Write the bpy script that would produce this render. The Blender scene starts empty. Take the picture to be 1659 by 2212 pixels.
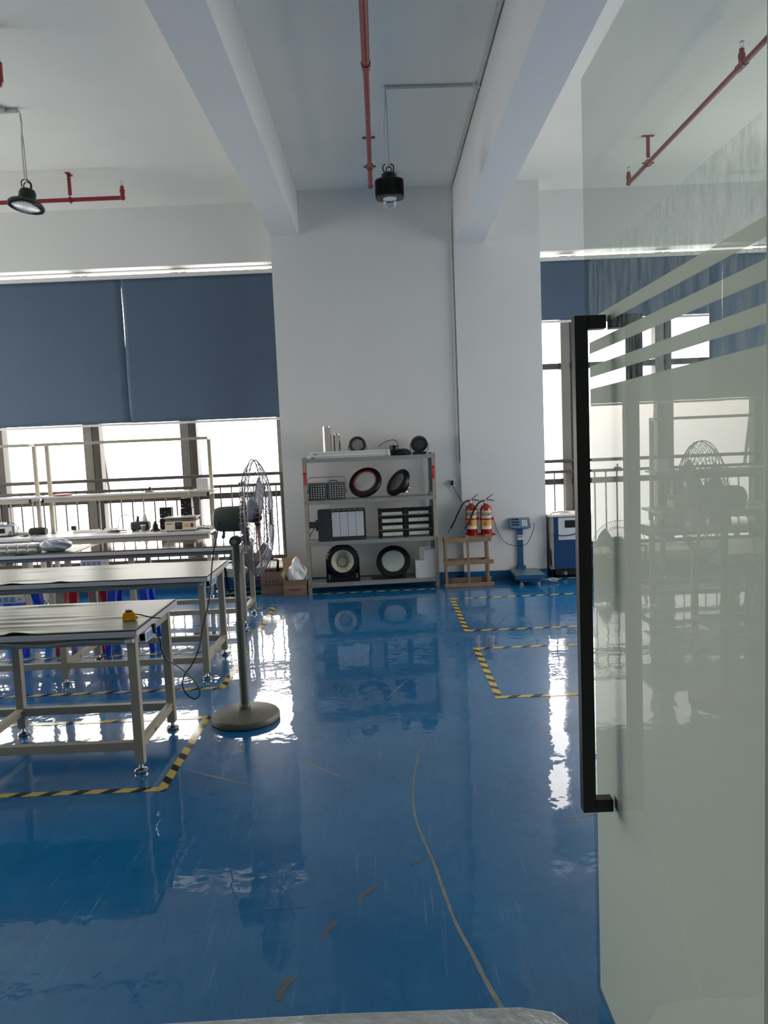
import bpy, bmesh, math, random
from mathutils import Vector, Matrix, Euler
random.seed(7)
S = bpy.context.scene
COL = S.collection
PI = math.pi
V = Vector

# ------------------------------------------------------------------ camera model
F, CX, CY, H, ROLL = 1660.0, 829.5, 1106.0, 1.68, 0.042
_dy = V(((822-CX)/F, -(956-CY)/F, -1.0)).normalized()
_up = V((-ROLL, 1.0, 0.0)); _up = (_up - _dy*_up.dot(_dy)).normalized()
_dx = _dy.cross(_up)
CAM = V((0, 0, H))
def ray(x, y):
    d = V(((x-CX)/F, -(y-CY)/F, -1.0))
    return V((d.dot(_dx), d.dot(_dy), d.dot(_up)))
def at(x, y, Y):                       # point of the place at depth Y
    d = ray(x, y); return CAM + d*(Y/d.y)
def flo(x, y, z=0.0):                  # point of the place at height z
    d = ray(x, y); return CAM + d*((z-H)/d.z)
def onx(x, y, X):                      # point of the place on the plane X
    d = ray(x, y); return CAM + d*(X/d.x)
cam = bpy.data.cameras.new('camera'); camo = bpy.data.objects.new('camera', cam); COL.objects.link(camo)
camo.matrix_world = Matrix.Translation(CAM) @ Matrix((( _dx.x,_dx.y,_dx.z),(_dy.x,_dy.y,_dy.z),(_up.x,_up.y,_up.z))).to_4x4()
cam.sensor_width = 36; cam.lens = F/2212*36; cam.clip_start = 0.02; cam.clip_end = 400
S.camera = camo

# ------------------------------------------------------------------ materials
def lin(c):
    return tuple(((v/255)/12.92 if v/255 <= .04045 else ((v/255+.055)/1.055)**2.4) for v in c[:3])
MATS = {}
def M(name, col=(200,200,200), rough=.5, metal=0., var=.06, vs=6., bump=0., bs=30., spec=.5, coat=0., trans=0., alpha=1., sheen=0.):
    if name in MATS: return MATS[name]
    m = bpy.data.materials.new(name); m.use_nodes = True; nt = m.node_tree; N = nt.nodes; L = nt.links
    b = N['Principled BSDF']; c = lin(col)
    tc = N.new('ShaderNodeTexCoord'); nz = N.new('ShaderNodeTexNoise'); nz.inputs['Scale'].default_value = vs; nz.inputs['Detail'].default_value = 5
    L.new(tc.outputs['Object'], nz.inputs['Vector'])
    mx = N.new('ShaderNodeMix'); mx.data_type = 'RGBA'
    mx.inputs[6].default_value = (*[max(0, v*(1-var*2)) for v in c], 1); mx.inputs[7].default_value = (*[min(1, v*(1+var*2)) for v in c], 1)
    L.new(nz.outputs['Fac'], mx.inputs[0]); L.new(mx.outputs[2], b.inputs['Base Color'])
    b.inputs['Roughness'].default_value = rough; b.inputs['Metallic'].default_value = metal
    b.inputs['Specular IOR Level'].default_value = spec; b.inputs['Coat Weight'].default_value = coat
    b.inputs['Coat Roughness'].default_value = .08
    b.inputs['Transmission Weight'].default_value = trans; b.inputs['Alpha'].default_value = alpha
    if bump:
        n2 = N.new('ShaderNodeTexNoise'); n2.inputs['Scale'].default_value = bs; n2.inputs['Detail'].default_value = 6
        L.new(tc.outputs['Object'], n2.inputs['Vector'])
        bp = N.new('ShaderNodeBump'); bp.inputs['Strength'].default_value = bump; bp.inputs['Distance'].default_value = .02
        L.new(n2.outputs['Fac'], bp.inputs['Height']); L.new(bp.outputs['Normal'], b.inputs['Normal'])
    MATS[name] = m; return m

WALL = M('white_plaster', (221,222,220), .75, var=.025, vs=1.3, bump=.12, bs=9)
CEIL = M('ceiling_plaster', (240,238,228), .8, var=.05, vs=.8, bump=.3, bs=5)
SKIRT = M('blue_skirting_paint', (24,92,142), .35, var=.08)
STEEL = M('painted_beige_steel', (174,166,146), .42, var=.05)
CHROME = M('chrome', (205,205,205), .15, 1.)
TOPEDGE = M('table_laminate', (206,204,206), .4, var=.03)
MATTOP = M('rubber_mat', (130,134,114), .35, var=.05, vs=5)
MATDARK = M('mat_underside', (34,40,36), .6)
GREENM = M('green_mat', (52,84,70), .35)
BLACK = M('black_plastic', (11,11,12), .42, var=.05)
BLACKM = M('black_aluminium', (15,15,16), .4, .2, var=.05)
CHAR = M('charcoal_housing', (48,50,54), .5)
GREYH = M('grey_housing', (120,120,118), .5)
GALV = M('galvanised_steel', (158,160,158), .42, .35, var=.1, vs=12)
GALVR = M('worn_steel', (168,158,142), .5, .2, var=.16, vs=16)
RED = M('red_enamel', (142,20,20), .28, var=.06, coat=.4)
REDP = M('red_pipe_paint', (138,36,33), .4, var=.08)
WHITEP = M('white_plastic', (226,226,222), .4, var=.02)
PVC = M('grey_white_conduit', (196,196,192), .5)
CONDUIT = M('grey_corrugated_hose', (140,146,148), .5)
WOOD = M('raw_pallet_wood', (146,120,94), .75, var=.22, vs=14, bump=.25, bs=40)
CARD = M('brown_cardboard', (132,110,94), .8, var=.1)
CARDI = M('cardboard_inside', (172,146,114), .8, var=.06)
BLUEP = M('blue_stool_plastic', (24,72,206), .35, var=.05)
REDPL = M('red_stool_plastic', (206,38,30), .35, var=.05)
OLIVE = M('olive_grey_enamel', (96,102,92), .42, var=.1, vs=10)
FANBASE = M('worn_olive_iron', (100,98,86), .45, .1, var=.25, vs=9, bump=.1)
FRAME = M('dark_window_aluminium', (84,80,76), .45, .2)
SASH = M('grey_window_aluminium', (132,130,124), .45, .2)
LENS = M('frosted_lens', (206,212,206), .35, var=.03)
LED = M('led_lens', (205,205,200), .25, var=.1, vs=60)
SCALEB = M('scale_blue_paint', (28,84,124), .45, var=.06)
SCALET = M('scale_plate', (92,124,132), .35, .35, var=.08)
CHILL = M('machine_blue_paint', (14,58,104), .42, var=.04)
YEL = M('yellow_plastic', (232,160,30), .35)
ORANGE = M('orange_paper', (222,160,66), .6)
CREAM = M('cream_paper', (232,222,196), .6)
BLUEPAP = M('blue_print', (44,110,140), .6)
INK = M('dark_ink', (60,50,44), .8)
REDINK = M('red_ink', (150,48,40), .8)
REDW = M('red_tassel', (190,20,20), .7)
SILV = M('mirror_silver', (215,210,205), .1, 1., var=.02)
WIRE = M('grey_wire', (122,122,128), .35, .3)
BLADE = M('grey_fan_blade', (104,110,120), .4, .2)
REDB = M('red_fan_blade', (150,48,44), .4)
BAG = M('white_plastic_bag', (226,228,230), .35, var=.04, bump=.5, bs=18)
GBAG = M('grey_plastic_bag', (158,166,180), .2, var=.2, vs=14, bump=.6, bs=22)
SCUFF = M('worn_scuff', (126,130,126), .5, var=.2, vs=20)
SCUFFO = M('orange_scuff', (92,92,90), .5, var=.25, vs=25)
FOIL = M('grey_plastic_sheet', (184,188,190), .2, .1, var=.12, vs=8, bump=.7, bs=14)
BROWN = M('brown_acrylic_sheet', (96,78,68), .06, var=.03, coat=1.)
SOCK = M('blue_socket', (120,150,190), .4)
SCREEN = M('dark_display', (30,26,28), .15)

def blind_mat():
    m = M('blue_blind_fabric', (78,98,120), .7, var=.04, vs=2.5, bump=.06, bs=3)
    nt = m.node_tree; N = nt.nodes; L = nt.links; b = N['Principled BSDF']; out = N['Material Output']
    tr = N.new('ShaderNodeBsdfTranslucent'); tr.inputs['Color'].default_value = (*lin((90,110,140)), 1)
    mx = N.new('ShaderNodeMixShader'); mx.inputs[0].default_value = .006
    L.new(b.outputs[0], mx.inputs[1]); L.new(tr.outputs[0], mx.inputs[2]); L.new(mx.outputs[0], out.inputs['Surface'])
    return m
BLIND = blind_mat()

def floor_mat():
    m = bpy.data.materials.new('blue_epoxy_floor'); m.use_nodes = True; nt = m.node_tree; N = nt.nodes; L = nt.links
    b = N['Principled BSDF']; tc = N.new('ShaderNodeTexCoord')
    def noise(scale, detail=4, rough=.5, vec=None, dist=0):
        n = N.new('ShaderNodeTexNoise'); n.inputs['Scale'].default_value = scale; n.inputs['Detail'].default_value = detail
        n.inputs['Roughness'].default_value = rough; n.inputs['Distortion'].default_value = dist
        L.new(vec or tc.outputs['Object'], n.inputs['Vector']); return n.outputs['Fac']
    def ramp(fac, a, bb):
        r = N.new('ShaderNodeMapRange'); r.inputs['From Min'].default_value = a; r.inputs['From Max'].default_value = bb
        L.new(fac, r.inputs['Value']); return r.outputs['Result']
    def mix(fac, a, bb):
        x = N.new('ShaderNodeMix'); x.data_type = 'RGBA'
        if hasattr(fac, 'is_linked'): L.new(fac, x.inputs[0])
        else: x.inputs[0].default_value = fac
        for i, c in ((6, a), (7, bb)):
            if isinstance(c, tuple): x.inputs[i].default_value = (*lin(c), 1)
            else: L.new(c, x.inputs[i])
        return x.outputs[2]
    def mul(a, k):
        x = N.new('ShaderNodeMath'); x.operation = 'MULTIPLY'; L.new(a, x.inputs[0])
        if isinstance(k, float): x.inputs[1].default_value = k
        else: L.new(k, x.inputs[1])
        return x.outputs[0]
    base = mix(ramp(noise(1.1, 6, .6), .3, .7), (0,91,146), (5,112,168))
    base = mix(mul(ramp(noise(7, 8, .7), .5, .75), .40), base, (44,122,172)); base = mix(mul(ramp(noise(2.2, 9, .75, dist=.6), .55, .75), .30), base, (72,130,168)); base = mix(mul(ramp(noise(24, 6, .7), .6, .72), .35), base, (10,62,100))
    for ang, sc, sy, lo in ((35, 60, .035, .655), (-20, 75, .03, .66), (75, 50, .04, .66), (118, 66, .03, .67), (10, 90, .02, .67)):
        mp = N.new('ShaderNodeMapping'); mp.inputs['Rotation'].default_value = (0, 0, math.radians(ang)); mp.inputs['Scale'].default_value = (1, sy, 1)
        L.new(tc.outputs['Object'], mp.inputs['Vector'])
        s = ramp(noise(sc, 2, .5, mp.outputs['Vector']), lo, lo+.1)
        s = mul(s, ramp(noise(1.7+sc*.01, 3), .40, .58))
        base = mix(mul(s, .34), base, (150,165,175))
    L.new(base, b.inputs['Base Color'])
    r = N.new('ShaderNodeMapRange'); r.inputs['From Min'].default_value = .3; r.inputs['From Max'].default_value = .75
    r.inputs['To Min'].default_value = .22; r.inputs['To Max'].default_value = .38
    L.new(noise(3, 7, .65), r.inputs['Value']); L.new(r.outputs['Result'], b.inputs['Roughness'])
    b.inputs['Specular IOR Level'].default_value = .12
    b.inputs['Coat Weight'].default_value = 1.; b.inputs['Coat IOR'].default_value = 1.42
    cr = N.new('ShaderNodeMapRange'); cr.inputs['From Min'].default_value = .35; cr.inputs['From Max'].default_value = .75; cr.inputs['To Min'].default_value = .004; cr.inputs['To Max'].default_value = .035
    L.new(noise(5, 8, .7), cr.inputs['Value']); L.new(cr.outputs['Result'], b.inputs['Coat Roughness'])
    b1 = N.new('ShaderNodeBump'); b1.inputs['Strength'].default_value = .10; b1.inputs['Distance'].default_value = .02
    L.new(noise(3.2, 2, .45, dist=.3), b1.inputs['Height'])
    b2 = N.new('ShaderNodeBump'); b2.inputs['Strength'].default_value = .06; b2.inputs['Distance'].default_value = .012
    L.new(noise(13, 2, .4), b2.inputs['Height']); L.new(b1.outputs['Normal'], b2.inputs['Normal'])
    L.new(b2.outputs['Normal'], b.inputs['Normal']); L.new(b2.outputs['Normal'], b.inputs['Coat Normal'])
    return m
FLOOR = floor_mat()

def tape_mat():
    m = bpy.data.materials.new('hazard_tape'); m.use_nodes = True; nt = m.node_tree; N = nt.nodes; L = nt.links
    b = N['Principled BSDF']; uv = N.new('ShaderNodeUVMap'); sp = N.new('ShaderNodeSeparateXYZ'); L.new(uv.outputs[0], sp.inputs[0])
    a = N.new('ShaderNodeMath'); a.operation = 'ADD'; L.new(sp.outputs[0], a.inputs[0])
    k = N.new('ShaderNodeMath'); k.operation = 'MULTIPLY'; k.inputs[1].default_value = .9; L.new(sp.outputs[1], k.inputs[0]); L.new(k.outputs[0], a.inputs[1])
    d = N.new('ShaderNodeMath'); d.operation = 'DIVIDE'; d.inputs[1].default_value = .152; L.new(a.outputs[0], d.inputs[0])
    f = N.new('ShaderNodeMath'); f.operation = 'FRACT'; L.new(d.outputs[0], f.inputs[0])
    g = N.new('ShaderNodeMath'); g.operation = 'GREATER_THAN'; g.inputs[1].default_value = .58; L.new(f.outputs[0], g.inputs[0])
    x = N.new('ShaderNodeMix'); x.data_type = 'RGBA'; x.inputs[6].default_value = (*lin((212,186,96)), 1); x.inputs[7].default_value = (*lin((46,42,42)), 1)
    L.new(g.outputs[0], x.inputs[0]); L.new(x.outputs[2], b.inputs['Base Color']); b.inputs['Roughness'].default_value = .1
    return m
TAPE = tape_mat()

def glass_mat(name, tint, ior=1.5, rough=0., gl=(.95,1,.97)):
    m = bpy.data.materials.new(name); m.use_nodes = True; nt = m.node_tree; N = nt.nodes; L = nt.links
    N.remove(N['Principled BSDF']); out = N['Material Output']
    t = N.new('ShaderNodeBsdfTransparent'); t.inputs['Color'].default_value = (*tint, 1)
    gq = N.new('ShaderNodeNewGeometry'); tm = N.new('ShaderNodeMix'); tm.data_type = 'RGBA'; tm.inputs[6].default_value = (*tint, 1); tm.inputs[7].default_value = (1,1,1,1)
    L.new(gq.outputs['Backfacing'], tm.inputs[0]); L.new(tm.outputs[2], t.inputs['Color'])
    g = N.new('ShaderNodeBsdfGlossy'); g.inputs['Roughness'].default_value = rough; g.inputs['Color'].default_value = (*gl, 1)
    fr = N.new('ShaderNodeFresnel'); fr.inputs['IOR'].default_value = ior
    ge = N.new('ShaderNodeNewGeometry'); iv = N.new('ShaderNodeMath'); iv.operation = 'SUBTRACT'; iv.inputs[0].default_value = 1; L.new(ge.outputs['Backfacing'], iv.inputs[1])
    mu = N.new('ShaderNodeMath'); mu.operation = 'MULTIPLY'; L.new(fr.outputs[0], mu.inputs[0]); L.new(iv.outputs[0], mu.inputs[1])
    mx = N.new('ShaderNodeMixShader'); L.new(mu.outputs[0], mx.inputs[0]); L.new(t.outputs[0], mx.inputs[1]); L.new(g.outputs[0], mx.inputs[2])
    L.new(mx.outputs[0], out.inputs['Surface']); return m
GLASSD = glass_mat('door_glass', (.80,.85,.815), 1.52, gl=(.62,.62,.60))
GLASSW = glass_mat('window_glass', (.97,.98,.975), 1.35)
CLEAR = glass_mat('clear_dome', (.93,.95,.95), 1.5)
def film_mat():
    m = bpy.data.materials.new('frosted_film'); m.use_nodes = True; nt = m.node_tree; N = nt.nodes; L = nt.links
    N.remove(N['Principled BSDF']); out = N['Material Output']
    tc = N.new('ShaderNodeTexCoord'); nz = N.new('ShaderNodeTexNoise'); nz.inputs['Scale'].default_value = 3; L.new(tc.outputs['Object'], nz.inputs['Vector'])
    c = N.new('ShaderNodeMix'); c.data_type = 'RGBA'; c.inputs[6].default_value = (*lin((248,249,240)), 1); c.inputs[7].default_value = (*lin((252,252,245)), 1); L.new(nz.outputs['Fac'], c.inputs[0])
    d = N.new('ShaderNodeBsdfDiffuse'); t = N.new('ShaderNodeBsdfTranslucent')
    L.new(c.outputs[2], d.inputs['Color']); L.new(c.outputs[2], t.inputs['Color'])
    mx = N.new('ShaderNodeMixShader'); mx.inputs[0].default_value = .62; L.new(d.outputs[0], mx.inputs[1]); L.new(t.outputs[0], mx.inputs[2])
    tr = N.new('ShaderNodeBsdfTransparent'); m2 = N.new('ShaderNodeMixShader'); m2.inputs[0].default_value = .06
    L.new(mx.outputs[0], m2.inputs[1]); L.new(tr.outputs[0], m2.inputs[2]); L.new(m2.outputs[0], out.inputs['Surface']); return m
FILM = film_mat()

# ------------------------------------------------------------------ mesh helpers
def catmull(pts, n=6, closed=False):
    P = [V(p) for p in pts]; out = []; k = len(P)
    rng = k if closed else k-1
    for i in range(rng):
        if closed: a, b, c, d = P[(i-1) % k], P[i], P[(i+1) % k], P[(i+2) % k]
        else: a, b, c, d = P[max(i-1, 0)], P[i], P[i+1], P[min(i+2, k-1)]
        for j in range(n):
            t = j/n
            out.append(.5*((2*b)+(c-a)*t+(2*a-5*b+4*c-d)*t*t+(3*b-a-3*c+d)*t**3))
    if not closed: out.append(P[-1])
    return out
class MB:
    def __init__(s): s.bm = bmesh.new()
    def box(s, x0, x1, y0, y1, z0, z1, mat=None):
        v = [s.bm.verts.new((x, y, z)) for x in (x0, x1) for y in (y0, y1) for z in (z0, z1)]
        if mat is not None:
            for q in v: q.co = mat @ q.co
        for f in ((0,1,3,2),(4,6,7,5),(0,4,5,1),(2,3,7,6),(0,2,6,4),(1,5,7,3)): s.bm.faces.new([v[i] for i in f])
        return s
    def cbox(s, c, size, mat=None):
        a, b, d = size; x, y, z = c
        return s.box(x-a/2, x+a/2, y-b/2, y+b/2, z-d/2, z+d/2, mat)
    def bar(s, p0, p1, w, h=None):
        p0, p1 = V(p0), V(p1); h = h or w; d = p1-p0
        m = Matrix.Translation(p0) @ d.to_track_quat('Z', 'Y').to_matrix().to_4x4()
        return s.box(-w/2, w/2, -h/2, h/2, 0, d.length, m)
    def lathe(s, prof, mat=None, seg=32, axis='Z', cap=True):
        rings = []
        for r, z in prof:
            if r < 1e-6: rings.append([s.bm.verts.new((0, 0, z))])
            else: rings.append([s.bm.verts.new((r*math.cos(2*PI*i/seg), r*math.sin(2*PI*i/seg), z)) for i in range(seg)])
        for a, b in zip(rings, rings[1:]):
            for i in range(seg):
                j = (i+1) % seg
                if len(a) == 1 and len(b) == 1: continue
                if len(a) == 1: s.bm.faces.new((a[0], b[j], b[i]))
                elif len(b) == 1: s.bm.faces.new((a[i], a[j], b[0]))
                else: s.bm.faces.new((a[i], a[j], b[j], b[i]))
        if cap:
            for R in (rings[0], rings[-1]):
                if len(R) > 2: s.bm.faces.new(R)
        if mat is not None:
            for R in rings:
                for q in R: q.co = mat @ q.co
        return s
    def cyl(s, p0, p1, r, r1=None, seg=16):
        p0, p1 = V(p0), V(p1); d = p1-p0
        m = Matrix.Translation(p0) @ d.to_track_quat('Z', 'Y').to_matrix().to_4x4()
        return s.lathe([(r, 0), (r if r1 is None else r1, d.length)], m, seg)
    def tube(s, pts, r, seg=6, closed=False, smooth=0):
        if smooth: pts = catmull(pts, smooth, closed)
        P = [V(p) for p in pts]; k = len(P); rings = []; nrm = None
        for i in range(k):
            if closed: t = P[(i+1) % k]-P[i-1]
            else: t = P[min(i+1, k-1)]-P[max(i-1, 0)]
            t = t.normalized() if t.length > 1e-9 else V((0,0,1))
            if nrm is None:
                nrm = t.orthogonal().normalized()
            nrm = (nrm - t*nrm.dot(t))
            nrm = nrm.normalized() if nrm.length > 1e-6 else t.orthogonal().normalized()
            bn = t.cross(nrm)
            rings.append([s.bm.verts.new(P[i]+r*(math.cos(2*PI*j/seg)*nrm+math.sin(2*PI*j/seg)*bn)) for j in range(seg)])
        pairs = list(zip(rings, rings[1:])) + ([(rings[-1], rings[0])] if closed else [])
        for a, b in pairs:
            for j in range(seg): s.bm.faces.new((a[j], a[(j+1) % seg], b[(j+1) % seg], b[j]))
        if not closed:
            s.bm.faces.new(rings[0]); s.bm.faces.new(rings[-1])
        return s
    def ring(s, c, ax, R, r, seg=48, tseg=6):
        ax = V(ax).normalized(); u = ax.orthogonal().normalized(); w = ax.cross(u); c = V(c)
        return s.tube([c+R*(math.cos(2*PI*i/seg)*u+math.sin(2*PI*i/seg)*w) for i in range(seg)], r, tseg, True)
    def ball(s, c, r, sc=(1,1,1), mat=None, seg=16, n=9, jit=0.):
        prof = [(r*math.sin(PI*i/(n-1)), -r*math.cos(PI*i/(n-1))) for i in range(n)]; prof[0] = (0, -r); prof[-1] = (0, r)
        m = Matrix.Translation(V(c)) @ (mat or Matrix()) @ Matrix.Diagonal((*sc, 1))
        return s.lathe(prof, m, seg)
    def prism(s, poly, a, b, mat=None, hole=None):
        lo = [s.bm.verts.new((x, y, a)) for x, y in poly]; hi = [s.bm.verts.new((x, y, b)) for x, y in poly]
        k = len(poly)
        for i in range(k): s.bm.faces.new((lo[i], lo[(i+1) % k], hi[(i+1) % k], hi[i]))
        s.bm.faces.new(lo[::-1]); s.bm.faces.new(hi)
        if mat is not None:
            for q in lo+hi: q.co = mat @ q.co
        return s
    def build(s, name, mat, parent=None, bevel=0, smooth=True, seg=2):
        bmesh.ops.recalc_face_normals(s.bm, faces=s.bm.faces)
        me = bpy.data.meshes.new(name); s.bm.to_mesh(me); s.bm.free()
        me.materials.append(mat)
        if smooth:
            for p in me.polygons: p.use_smooth = True
            me.set_sharp_from_angle(angle=math.radians(38))
        o = bpy.data.objects.new(name, me); COL.objects.link(o)
        if parent is not None: o.parent = parent
        if bevel:
            b = o.modifiers.new('bevel', 'BEVEL'); b.width = bevel; b.segments = seg; b.limit_method = 'ANGLE'; b.angle_limit = math.radians(40)
        return o
def tag(o, label, cat, group=None, kind=None):
    o['label'] = label; o['category'] = cat
    if group: o['group'] = group
    if kind: o['kind'] = kind
    return o
def struct(o, label=None):
    o['kind'] = 'structure'
    if label: o['label'] = label
    return o
def thing(name, label, cat, loc=(0,0,0), rz=0., group=None, mat=None):
    o = bpy.data.objects.new(name, None); COL.objects.link(o); o.empty_display_size = .1
    if mat is not None: o.matrix_world = mat
    else: o.location = loc; o.rotation_euler = (0, 0, rz)
    return tag(o, label, cat, group)
def copy_thing(src, loc=None, label=None, mat=None):
    def rec(o, par):
        c = o.copy(); COL.objects.link(c)
        if par is not None: c.parent = par
        for ch in list(o.children): rec(ch, c)
        return c
    r = rec(src, None)
    if mat is not None: r.matrix_world = mat
    elif loc is not None: r.location = loc
    if label: r['label'] = label
    return r
def text(body, size, name, mat, parent, loc, rot, ext=.0006):
    cu = bpy.data.curves.new(name, 'FONT'); cu.body = body; cu.size = size; cu.align_x = 'CENTER'; cu.align_y = 'CENTER'; cu.extrude = ext
    t = bpy.data.objects.new(name, cu); COL.objects.link(t)
    dg = bpy.context.evaluated_depsgraph_get(); me = bpy.data.meshes.new_from_object(t.evaluated_get(dg))
    bpy.data.objects.remove(t)
    me.materials.clear(); me.materials.append(mat)
    o = bpy.data.objects.new(name, me); COL.objects.link(o); o.parent = parent; o.location = loc; o.rotation_euler = rot
    return o

# ------------------------------------------------------------------ the room
CE, PY, RY, SY, GY = 4.58, 9.04, 9.09, 9.42, 9.62     # ceiling, pier, recess, spandrel, glass
XL, XR, YF = -7.2, 6.4, 1.15
struct(MB().box(XL, XR, -3.0, 9.9, -.12, 0).build('floor', FLOOR))
struct(MB().box(XL-.2, XR+.2, -3.0, 10.0, CE, CE+.15).build('ceiling', CEIL))
# back wall: wall of the shelf bay, right pier, spandrels, kerbs
struct(MB().box(-1.17, .93, RY, 9.9, 0, CE).build('wall_back', WALL))
struct(MB().box(.93, 1.92, PY, 9.9, 0, CE).build('wall_back_pier', WALL), 'white projecting wall pier behind fire extinguishers')
struct(MB().box(XL, -1.17, SY, GY+.02, 3.89, CE).build('wall_back_left_spandrel', WALL))
struct(MB().box(1.92, XR, SY, GY+.02, 3.875, CE).build('wall_back_right_spandrel', WALL))
def kerb(x0, x1, name, y0=9.12):
    poly = [(y0, 0), (9.85, 0), (9.85, .30), (max(9.5, y0+.05), .30), (y0, .25)]
    m = Matrix(((0,0,1,0),(1,0,0,0),(0,1,0,0),(0,0,0,1)))
    return struct(MB().prism(poly, x0, x1, m).build(name, WALL))
kerb(XL, -1.17, 'wall_back_left_kerb'); kerb(1.92, XR, 'wall_back_right_kerb', 9.47)
for n, (x0, x1, y) in dict(baseboard_left=(XL, -1.17, 9.12), baseboard_back=(-1.17, .93, RY), baseboard_pier=(.93, 1.92, PY), baseboard_right=(1.92, XR, 9.47)).items():
    struct(MB().box(x0, x1, y-.006, y+.002, 0, .15 if n in ('baseboard_left', 'baseboard_right') else .107).build(n, SKIRT))
struct(MB().box(.924, .936, PY-.006, RY, 0, .107).build('baseboard_pier_side', SKIRT))
# beams
struct(MB().box(-1.165, -.84, -3.0, RY+.02, 4.09, CE+.02).build('trim_1', WALL), 'left white concrete ceiling beam running toward the window wall')
struct(MB().box(.945, 1.268, -3.0, PY+.02, 3.905, CE+.02).build('trim_2', WALL), 'right white concrete ceiling beam ending on the wall pier')
# side and front walls (unseen side openings added for daylight fill, and the doorway)
w = MB(); w.box(XL-.2, XL, -3.0, 10, 0, 1.0); w.box(XL-.2, XL, -3.0, 10, 3.4, CE)
for y0, y1 in ((-3, 4.2), (9.0, 10)): w.box(XL-.2, XL, y0, y1, 1.0, 3.4)
struct(w.build('wall_left', WALL))
w = MB(); w.box(XR, XR+.2, -3.0, 10, 0, .6); w.box(XR, XR+.2, -3.0, 10, 3.2, CE)
for y0, y1 in ((-3, 4.4), (9.0, 10)): w.box(XR, XR+.2, y0, y1, .6, 3.2)
struct(w.build('wall_right', WALL))
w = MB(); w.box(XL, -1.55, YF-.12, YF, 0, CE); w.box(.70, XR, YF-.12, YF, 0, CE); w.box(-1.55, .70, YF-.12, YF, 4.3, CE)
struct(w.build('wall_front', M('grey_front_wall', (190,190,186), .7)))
w = MB(); w.box(XL, XR, -3.2, -3.0, 0, CE)
struct(w.build('wall_corridor', WALL))

# windows of the back wall
def window(name, x0, x1, mulls, label):
    r = thing(name, label, 'window', (0, 0, 0)); r['kind'] = 'structure'; del r['category']
    for z0, z1 in ((1.065, 1.135), (2.49, 2.56), (.28, .32), (3.885, 3.93)):
        MB().box(x0, x1, GY-.03, GY+.05, z0, z1).build('transom', FRAME, r)
    for mx in mulls:
        MB().box(mx, mx+.105, GY-.05, GY+.09, .28, 3.845).build('mullion', SASH, r)
        MB().box(mx+.125, mx+.20, GY-.05, GY+.09, .28, 3.845).build('mullion', FRAME, r)
        MB().box(mx+.105, mx+.125, GY-.02, GY+.09, .28, 3.845).build('mullion_seal', WHITEP, r)
    MB().box(x0, x1, GY, GY+.006, .3, 3.96).build('pane', GLASSW, r)
    return r
w1 = window('window_1', XL, -1.17, [-3.675+1.2*k for k in (-2, -1, 0, 1)]+[-1.275], 'wide window wall behind the workbenches with blue blinds')
for a, b in (((214, 922), (237, 1062)), ((424, 915), (437, 1062))):
    p, q = at(*a, GY+.1), at(*b, GY+.32)
    MB().bar(p, q, .03, .035).build('open_sash_edge', SASH, w1)
w2 = window('window_2', 1.92, XR, [2.26, 3.42, 4.62, 5.8], 'window with glazing bars right of the wall pier')

def railing(x0, x1, label, ry=9.42):
    r = thing('window_railing', label, 'railing', ((x0+x1)/2, ry, .31)); c = (x0+x1)/2
    MB().cyl((x0-c, 0, 1.05), (x1-c, 0, 1.05), .021, seg=12).build('top_rail', FRAME, r)
    MB().box(x0-c, x1-c, -.015, .015, .90, .935).build('second_rail', FRAME, r)
    MB().box(x0-c, x1-c, -.014, .014, .0, .045).build('bottom_rail', FRAME, r)
    n = int((x1-x0)/.136)
    for k in range(n):
        x = x0+.07+.136*k-c
        MB().box(x-.007, x+.007, -.007, .007, .04, .905).build('baluster', FRAME if k % 2 else SASH, r)
    for x in (x0+.03, x1-.03):
        MB().box(x-c-.02, x-c+.02, -.02, .02, 0, 1.05).build('post', FRAME, r)
railing(-6.0, -1.18, 'dark metal safety railing along the left window')
railing(1.93, 4.9, 'dark metal safety railing along right window behind the blue machine', 9.52)

# roller blinds
def blind(x0, x1, zb, label, wav, gap=0.):
    r = thing('roller_blind', label, 'blind', ((x0+x1)/2, SY+.06, 3.80), group='navy roller blinds')
    hw = (x1-x0)/2; bm = MB(); nx, nz = 40, 30; g = []
    for j in range(nz+1):
        row = []
        for i in range(nx+1):
            u = i/nx; t = j/nz; x = -hw+2*hw*u
            if gap and u < .12: x += gap*(1-u/.12)*max(0, math.sin(PI*min(1, t/.55)))
            y = .014*wav*(t**1.3)*(math.sin(5.1*u*(1+.5*t)+1.3*wav)+.6*math.sin(14*u-3*t))
            row.append(bm.bm.verts.new((x, y, -.03-t*(3.77-zb-.02))))
        g.append(row)
    for j in range(nz):
        for i in range(nx): bm.bm.faces.new((g[j][i], g[j][i+1], g[j+1][i+1], g[j+1][i]))
    o = bm.build('fabric', BLIND, r)
    sd = o.modifiers.new('thick', 'SOLIDIFY'); sd.thickness = .0015
    MB().box(-hw, hw, -.03, .03, -.035, .012).build('headrail', WHITEP, r, .004)
    MB().box(-hw, hw, -.014, .014, -(3.80-zb)-.012, -(3.80-zb)+.014).build('bottom_bar', WHITEP, r, .003)
    return r
blind(-7.0, -3.046, 2.03, 'navy roller blind left of the gap, its fabric creased toward the bottom', 1.)
blind(-3.049, -1.19, 2.025, 'navy roller blind hanging beside the wall of the steel rack, mostly smooth', .35, .012)
blind(1.95, 4.05, 3.05, 'navy roller blind pulled up short at the window right of the pier', .2)
blind(4.047, 6.2, 2.15, 'navy roller blind behind the glass door, lowered further than its neighbour', .4)

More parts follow.
